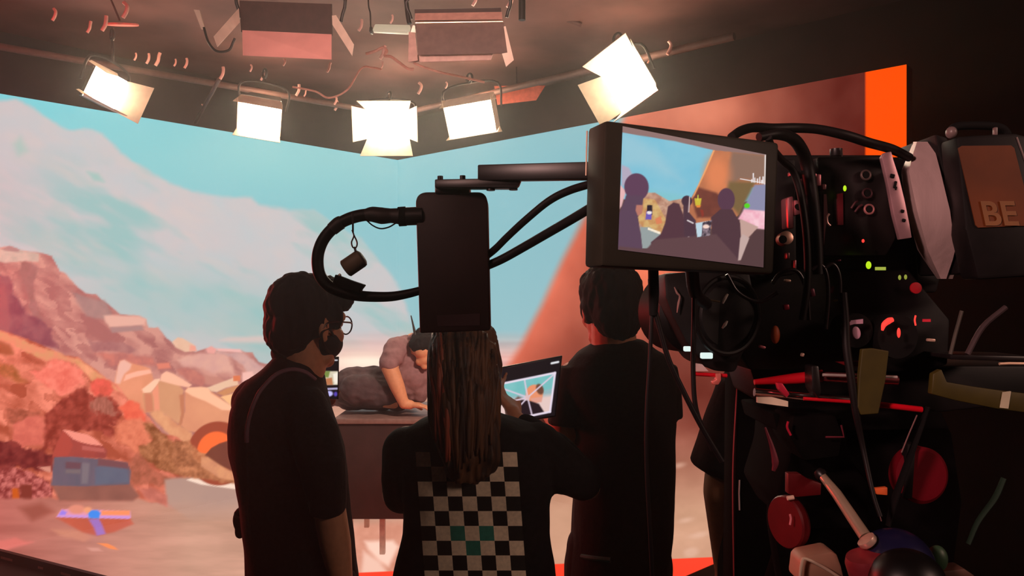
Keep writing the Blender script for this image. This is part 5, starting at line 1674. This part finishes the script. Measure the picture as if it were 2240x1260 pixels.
# support rods, the red light they reflect put into their colours
S('support_rod', tubepx([(1650, 836, .80), (1740, 828, .80), (1800, 822, .795)], [6, 12, 13], smooth=0, seg=18), red_refl, cm)
S('support_rod', tubepx([(1798, 824, .785), (1962, 832, .785)], 11, smooth=0, seg=20), mat('rod_rosy_reflected', (226, 120, 128), .2, .9, .05), cm)
S('rod_highlight', tubepx([(1800, 820, .772), (1962, 825, .772)], 3.4, smooth=0, seg=10), mat('rod_highlight_pale', (240, 220, 214), .25, .5), cm)  # bright reflection along the rod top, modelled as a pale tube
S('support_rod', tubepx([(1650, 858, .79), (1760, 868, .79), (1880, 877, .79)], 9, smooth=0, seg=18), steel, cm)
S('cream_plate', prismpx([(1657, 869), (1690, 869), (1724, 878), (1724, 890), (1657, 881)], .778, .004), mat('cream_plate', (244, 222, 196), .5), cm)
S('support_rod', tubepx([(1758, 872, .777), (1860, 879, .777)], 4, smooth=0, seg=12), red_refl, cm)
S('support_rod', tubepx([(1914, 884, .777), (2016, 896, .777)], 6.5, smooth=0, seg=16), mat('rod_red_reflected', (255, 22, 44), .3, .1), cm)
S('rod_clamp', prismpx([(1700, 838), (1712, 838), (1728, 862), (1722, 870), (1704, 852)], .776, .008, .001), mat('clamp_crimson', (206, 40, 70), .4, .3), cm)
S('rod_clamp', prismpx([(1775, 800), (1792, 800), (1798, 860), (1790, 872), (1776, 850)], .772, .02, .002), body_s, cm)
S('red_block', prismpx([(1830, 792), (1884, 790), (1884, 803), (1866, 803), (1850, 800)], .776, .006, .001), red_gl, cm)
# cables over the rig
solo('rig_cable', tubepx([(1600, 300, .68), (1622, 286, .70), (1650, 279, .72), (1690, 281, .74), (1740, 280, .75), (1790, 283, .75), (1850, 296, .75), (1900, 312, .76), (1950, 326, .78), (1990, 345, .79)], [9, 10, 10.5, 11, 11, 10.5, 11, 11, 11, 10]), cab, 'long black cable arching over the camera rig in front of the red strip', 'cable', 'cables over the camera rig', True)
solo('rig_cable', tubepx([(1660, 300, .70), (1700, 294, .71), (1732, 302, .735), (1752, 325, .76), (1765, 360, .775), (1776, 430, .775), (1786, 520, .775), (1790, 600, .775)], [9, 11, 13, 14, 15, 15, 13, 12]), cab, 'thick black cable bending down between the monitor and the camera', 'cable', 'cables over the camera rig', True)
solo('rig_cable', tubepx([(1680, 300, .70), (1690, 325, .715), (1712, 352, .74), (1735, 375, .752), (1752, 430, .755), (1764, 520, .755), (1766, 620, .757), (1755, 700, .76)], 8), cab, 'black cable running down behind the monitor edge', 'cable', 'cables over the camera rig', True)
solo('rig_cable', tubepx([(1845, 640, .768), (1850, 700, .766), (1852, 760, .764), (1862, 830, .762), (1872, 900, .762), (1888, 980, .765), (1910, 1080, .752), (1926, 1130, .745)], [8, 8, 9, 9, 8, 6, 5, 5]), cab, 'black strap falling from the rig down to the blue dome', 'cable', 'cables over the camera rig', True)
for k, pts in enumerate((((1690, 620), (1705, 600), (1730, 590), (1750, 600), (1765, 640), (1770, 700)), ((1775, 590), (1795, 580), (1808, 600), (1812, 650), (1806, 720)), ((1800, 588), (1822, 578), (1836, 604), (1838, 660)), ((1590, 600), (1615, 640), (1660, 660), (1700, 640)))):
    solo('thin_rig_cable', tubepx(pts, 4.5, .772), mat('thin_cable_satin', (34, 26, 28), .3, 0, .1, spec=.6), 'thin black cable looping in the dark tangle under the camera', 'cable', 'thin cables in the tangle under the camera', True)

# --- battery with an orange label
bt = thing('camera_battery', 'large black battery with a dim orange label reading BE beside the silver drum', 'battery', W(2170, 620, .76))
S('case', prismpx([(2092, 298), (2222, 290), (2262, 300), (2320, 600), (2140, 612), (2112, 500)], .745, .03, .004), body_b, bt)
lab = [(2096, 324), (2104, 319), (2212, 318), (2219, 324), (2262, 493), (2140, 498), (2134, 492)]
lbl_ = S('label', prismpx(lab, .7435, .001), mat('label_burnt_orange', (104, 48, 10), .6, 0, .25, 14), bt)
chd = S('carry_handle', tubepx([(2076, 296), (2086, 280), (2110, 275), (2170, 276), (2196, 284), (2206, 300)], 9, .76), rubber, bt)
S('handle_end', ball(W(2081, 290, .752), (.005, .006, .006)), mat('handle_end_grey', (120, 100, 98), .4), chd)
S('handle_end', boxpx(2176, 278, 2183, 297, .748, .004, .0006), mat('handle_end_grey', (120, 100, 98), .4), chd)
S('case_edge', tubepx([(2224, 300), (2242, 350), (2262, 420)], 2, .745, smooth=0, seg=6), mat('pale_edge_grey', (150, 130, 128), .35, .6), bt)


def letters(name, txt, px, py, hpx, d, m, parent, skew=0):
    cu = bpy.data.curves.new(name, 'FONT')
    cu.body = txt
    cu.size = 1.0
    cu.extrude = .004
    cu.offset = .02
    o = bpy.data.objects.new(name, cu)
    COL.objects.link(o)
    dg = bpy.context.evaluated_depsgraph_get()
    dg.update()
    me = bpy.data.meshes.new_from_object(o.evaluated_get(dg))
    bpy.data.objects.remove(o)
    s = hpx / FL * d / .70
    vs = [(v.co.x * s, v.co.y * s, v.co.z * s) for v in me.vertices]
    o0 = W(px, py, d)
    g = ([o0 + Vector((x + y * skew, -z, y)) for x, y, z in vs], [tuple(p.vertices) for p in me.polygons])
    bpy.data.meshes.remove(me)
    return link(name, g, m, parent)


letters('lettering', 'BE', 2152, 492, 52, .7425, mat('lettering_dull_amber', (140, 92, 54), .6, 0, .1, 20), lbl_, -.22)

# --- yellow tapes
solo('tape_strap', prismpx([(1886, 764), (1910, 762), (1945, 768), (1938, 830), (1922, 905), (1884, 908), (1876, 890), (1880, 820)], .758, .006, .001), yel, 'dull yellow tape strap hanging over the camera support rods', 'tape')
ts2 = thing('tape_strap', 'dull yellow tape band with a pale mark wrapped round the rear plate', 'tape', W(2140, 890, .745))
S('band', prismpx([(2042, 818), (2060, 808), (2072, 836), (2130, 846), (2200, 856), (2270, 864), (2270, 906), (2180, 894), (2090, 876), (2038, 862)], .742, .008, .001), yel, ts2)
S('pale_mark', prismpx([(2194, 858), (2212, 856), (2206, 894), (2188, 892)], .741, .002), mat('mark_pale', (200, 190, 160), .6), ts2)

matte = mat('matte_black_paint', (14, 11, 11), .95, 0, .2, 40, spec=.04)
# --- tripod and fluid head
tp = thing('tripod', 'black tripod with fluid head, red-lit knobs and metal handle carrying the cinema camera', 'tripod', (W(1820, 1, .99).x, .99, 0))
S('head_plate', prismpx([(1690, 905), (2060, 900), (2080, 940), (1700, 945)], .84, .12, .003), matte, tp)
S('fluid_head', prismpx([(1735, 900), (1850, 905), (1860, 1000), (1905, 1060), (1900, 1160), (1740, 1160), (1700, 1090), (1728, 1000)], .84, .13, .006), matte, tp)
S('head_block', prismpx([(1735, 910), (1830, 908), (1845, 950), (1838, 1000), (1760, 1010), (1728, 960)], .80, .06, .004), matte, tp)
S('crimson_edge', tubepx([(1724, 922), (1722, 935), (1730, 952)], 2.6, .79, smooth=4, seg=6), mat('clamp_crimson', (206, 40, 70), .4, .3), tp)
S('crimson_edge', tubepx([(1806, 956), (1846, 956), (1840, 930)], 2.2, .79, smooth=0, seg=6), mat('edge_dark_rose', (120, 40, 56), .4, .3), tp)
S('slim_lever', tubepx([(1674, 935), (1688, 975), (1696, 1010), (1692, 1030)], [2, 5, 8, 4], .80, smooth=4, seg=8), mat('lever_rose', (128, 52, 66), .4, .2), tp)
S('red_plate', prismpx([(1724, 1036), (1750, 1036), (1772, 1050), (1797, 1058), (1796, 1083), (1740, 1088), (1724, 1080)], .80, .01, .001), red_gl, tp)
S('tension_knob', lathe([(0, 0), (.026, 0), (.0275, .003), (.0275, .009), (.026, .011), (0, .011)], W(1734, 1140, .80), (-.93, -.36, 0), 40), red_gl, tp, .35)  # red light on this disc is put into its colour
S('knob_cap', tubepx([(1722, 1090), (1736, 1088)], 5, .785, smooth=0), mat('knob_cap_peach', (240, 200, 180), .4), tp)
S('knob_glint', tubepx([(1728, 1125), (1730, 1135), (1728, 1148)], 2.5, .776, smooth=3, seg=6), mat('knob_glint_pink', (240, 140, 150), .3), tp)  # glint on the knob, modelled as a pink sliver
S('drag_wheel', lathe([(0, 0), (.027, 0), (.030, .003), (.030, .016), (.026, .019), (0, .02)], W(1996, 1034, .82), (.12, -1, .05), 44), mat('wheel_red_lit', (112, 9, 26), .7, 0, .12, 20, spec=.1), tp, .3)  # red-lit disc, the red painted in as base colour
S('wheel_bar', prismpx([(1986, 972), (2004, 970), (1996, 1092), (1978, 1090)], .795, .012, .001), body_b, tp)
S('orange_tab', prismpx([(1914, 1069), (1942, 1066), (1942, 1084), (1918, 1082)], .80, .006, .001), mat('orange_tab', (255, 112, 56), .5), tp)
S('carry_strap', tubepx([(2030, 890), (1990, 1000), (1958, 1090), (1942, 1150)], [9, 12, 13, 10], .775, seg=10, flat=.4), rubber, tp)
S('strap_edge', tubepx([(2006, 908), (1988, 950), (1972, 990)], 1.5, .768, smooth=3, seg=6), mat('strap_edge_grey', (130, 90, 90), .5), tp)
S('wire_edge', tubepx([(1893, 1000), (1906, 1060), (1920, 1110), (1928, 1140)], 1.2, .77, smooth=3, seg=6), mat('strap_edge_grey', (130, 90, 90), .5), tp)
S('pan_handle', tubepx([(1798, 1040, .79), (1830, 1080, .765), (1870, 1140, .74), (1893, 1174, .725)], [9, 11.5, 12.5, 13], smooth=0, seg=20), mat('handle_beige_metal', (226, 196, 168), .3, .6, .05), tp)
S('handle_red_reflection', tubepx([(1832, 1100, .765), (1886, 1172, .735)], 2.4, smooth=0, seg=6), red_refl, tp)
S('handle_tip', lathe([(0, 0), (.006, 0), (.0065, .004), (.0045, .008), (0, .009)], W(1800, 1042, .79), (-.3, .3, .35), 18), body_s, tp)
navy = mat('dome_navy', (28, 26, 62), .3, 0, .15, 14, spec=.5)
S('dome', join(ball(W(1958, 1240, .72), (.036, .034, .036), None, 36, 24)), navy, tp)
S('dome_collar', lathe([(.0, 0), (.0075, 0), (.009, .002), (.009, .006), (0, .007)], W(1903, 1190, .712), (-.5, .1, .6), 24), mat('collar_cream_metal', (236, 200, 180), .35, .5), tp)
S('dome_lower', lathe([(0, 0), (.016, 0), (.018, .006), (.016, .03), (0, .032)], W(1890, 1215, .705), (.25, .1, -1), 24), mat('lower_rose_metal', (170, 60, 70), .35, .4), tp)
S('front_hood', ball(W(1985, 1275, .68), (.033, .03, .030), None, 30, 20), mat('hood_black', (12, 9, 10), .4), tp)
S('cream_clamp', prismpx([(1748, 1262), (1752, 1228), (1762, 1218), (1820, 1206), (1832, 1212), (1842, 1240), (1850, 1275), (1748, 1275)], .74, .03, .003), mat('clamp_tan', (196, 150, 124), .5, .1, .1, 18), tp)
S('clamp_rim', tubepx([(1749, 1280), (1754, 1230), (1764, 1223), (1800, 1240), (1835, 1262)], 3.6, .732, smooth=4, seg=8), mat('clamp_rim_cream', (240, 214, 186), .4), tp)
S('green_knob', ball(W(2050, 1222, .74), (.010, .008, .013)), mat('knob_green', (56, 84, 58), .45), tp)
S('silver_catch', prismpx([(2022, 1206), (2036, 1212), (2046, 1224), (2030, 1226)], .735, .006, .001), mat('catch_pale', (200, 206, 196), .35, .4), tp)
S('wood_foot', prismpx([(2060, 1250), (2110, 1244), (2136, 1262), (2100, 1290), (2056, 1280)], .74, .02, .002), mat('foot_brown', (96, 62, 50), .6), tp)
S('green_strap', tubepx([(2196, 1046), (2176, 1090), (2140, 1140), (2118, 1190)], [8, 9, 8, 7], .80, seg=8, flat=.5), mat('strap_dark_green', (14, 40, 22), .8), tp)
# centre column, legs with feet on the floor
cx0 = W(1820, 1150, .99)
S('bowl', lathe([(0, 0), (.05, 0), (.055, .01), (.035, .06), (0, .065)], cx0, (0, 0, -1), 32), body_s, tp)
bag = prismpx([(1700, 930), (1900, 922), (2085, 935), (2110, 1100), (2080, 1330), (1900, 1370), (1720, 1340), (1690, 1150)], .885, .03, .008)  # added black sheet, hides the bright screen behind the tripod head
S('added_black_sheet', bag, mat('added_sheet_matte_black', (15, 11, 12), .95, 0, .2, 30, .3, spec=.03), tp)  # bag is the added sheet, no real bag
for k, (dx, dy) in enumerate(((-.50, .05), (.34, -.30), (.30, .42))):
    a = cx0 + Vector((dx * .10, dy * .10, -.03))
    b = Vector((cx0.x + dx * .9, cx0.y + dy * .9, .03))
    m_ = (a + b) / 2
    S('leg', tube([a, m_], .022, seg=16, smooth=0), matte, tp)
    S('leg_lower', tube([m_ + (a - m_) * .1, b], .015, seg=14, smooth=0), body_s, tp)
    S('leg_clamp', cyl(m_ + (a - m_).normalized() * .03, m_ - (a - m_).normalized() * .03, .028, None, 18), rubber, tp)
    S('rubber_foot', lathe([(0, 0), (.030, 0), (.028, .02), (.016, .035), (0, .035)], (b.x, b.y, .0), (0, 0, 1), 18), rubber, tp)
# narrow dark stand beside the tripod
sd = thing('equipment_stand', 'dark upright equipment stand with a thin red-lit edge beside the bystander', 'stand', (W(1655, 1, 1.05).x, 1.08, 0))
S('column', prism([W(1612, 742, 1.05), W(1700, 742, 1.05), W(1712, 1300, 1.05), W(1606, 1300, 1.05)], (0, .06, 0), .004), matte, sd)
zc_ = W(1, 1300, 1.05).z
S('column_foot', box((W(1659, 1, 1.05).x, 1.08, zc_ / 2 + .015), (.066, .06, zc_ - .028), None, .004), body_b, sd)
S('base_foot', box((W(1659, 1, 1.05).x, 1.08, .015), (.36, .34, .03), None, .006), body_b, sd)
S('rim_light_line', tubepx([(1616, 740), (1613, 830), (1608, 920), (1604, 1000), (1603, 1100), (1606, 1290)], 1.6, 1.045, smooth=4, seg=6), mat('rim_light_rose', (196, 84, 90), .4), sd)  # red rim light on the column, drawn as a coloured line
S('column_highlight', tubepx([(1618, 1050), (1617, 1080), (1618, 1116)], 1.8, 1.046, smooth=0, seg=6), mat('column_highlight_pale', (210, 200, 196), .4), sd)  # bright highlight on the column, drawn as a pale line
# ------------------------------------------------------------------ light
wd = bpy.data.worlds.new('world')
wd.use_nodes = True
wd.node_tree.nodes['Background'].inputs['Color'].default_value = (0.012, 0.006, 0.006, 1)
wd.node_tree.nodes['Background'].inputs['Strength'].default_value = 0.15
vs_ = wd.node_tree.nodes.new('ShaderNodeVolumeScatter')
vs_.inputs['Density'].default_value = 0.0125
vs_.inputs['Anisotropy'].default_value = 0.8
vs_.inputs['Color'].default_value = (1, .93, .88, 1)
wd.node_tree.links.new(vs_.outputs['Volume'], wd.node_tree.nodes['World Output'].inputs['Volume'])
SC.world = wd
SC.view_settings.view_transform = 'Standard'
SC.view_settings.look = 'None'
SC.view_settings.gamma = 1.0
SC.view_settings.exposure = 0.0
SC.view_settings.use_curve_mapping = False


def area(name, loc, target, size, power, rgb, spread=180, size_y=None):
    l = bpy.data.lights.new(name, 'AREA')
    l.size = size
    if size_y:
        l.shape = 'RECTANGLE'
        l.size_y = size_y
    l.energy = power
    l.color = tuple(lin(rgb))
    l.spread = math.radians(spread)
    o = bpy.data.objects.new(name, l)
    o.location = Vector(loc)
    o.rotation_euler = (Vector(target) - Vector(loc)).to_track_quat('-Z', 'Y').to_euler()
    COL.objects.link(o)
    return o


def spot(name, loc, target, power, rgb, angle, blend=0.6, size=0.1):
    l = bpy.data.lights.new(name, 'SPOT')
    l.energy = power
    l.color = tuple(lin(rgb))
    l.spot_size = math.radians(angle)
    l.spot_blend = blend
    l.shadow_soft_size = size
    o = bpy.data.objects.new(name, l)
    o.location = Vector(loc)
    o.rotation_euler = (Vector(target) - Vector(loc)).to_track_quat('-Z', 'Y').to_euler()
    COL.objects.link(o)
    return o
# warm glow of the ceiling lamps on the studio shell
for (x, y, d, e) in ((240, 190, 4.5, 5), (571, 240, 5.4, 7), (850, 270, 5.9, 9), (1035, 240, 5.5, 9), (1376, 180, 4.6, 8)):
    p = W(x, y, d)
    l = bpy.data.lights.new('lamp_spill', 'POINT')
    l.energy = e
    l.color = tuple(lin((255, 200, 160)))
    l.shadow_soft_size = .08
    o = bpy.data.objects.new('lamp_spill', l)
    o.location = p + Vector((0, .30, .16))
    COL.objects.link(o)
spot('rosy_grid_wash', (-1.2, 0.2, 2.5), (-.9, 4.4, 3.3), 70, (255, 205, 196), 75, .9, .2)
area('warm_back_fill', (2.4, -.6, 2.6), (0.0, 2.0, 1.2), .5, 3.0, (255, 206, 186), 70)
spot('unlit_lamp_wash', (-.5, .9, 2.2), (-.5, 3.4, 3.1), 370, (255, 208, 194), 46, .7, .15)  # unseen spot added to brighten the two unlit lamps
spot('red_corner_wash', (-2.6, 1.6, 2.4), (-2.9, 4.6, 3.5), 190, (255, 70, 70), 60, 1, .2)
spot('rosy_rig_glance', (-1.1, -.55, 2.35), (.52, .80, 1.68), 120, (255, 200, 190), 25, 1.0, .12)
SC.cycles.max_bounces = 6
SC.cycles.diffuse_bounces = 3
SC.cycles.glossy_bounces = 3
area('red_side_kicker', (-2.75, 3.5, 1.75), (0.1, 2.0, 1.3), .4, 7, (255, 52, 48), 60)
spot('rosy_box_glance', (-.9, -.6, 2.5), (-.06, .75, 1.74), 16, (255, 190, 170), 22, 1.0, .12)  # unseen spot added to lift the dark hanging box
spot('performer_key', (1.05, 1.9, 3.2), (-.75, 4.72, 1.08), 460, (255, 214, 190), 17, .6, .15)
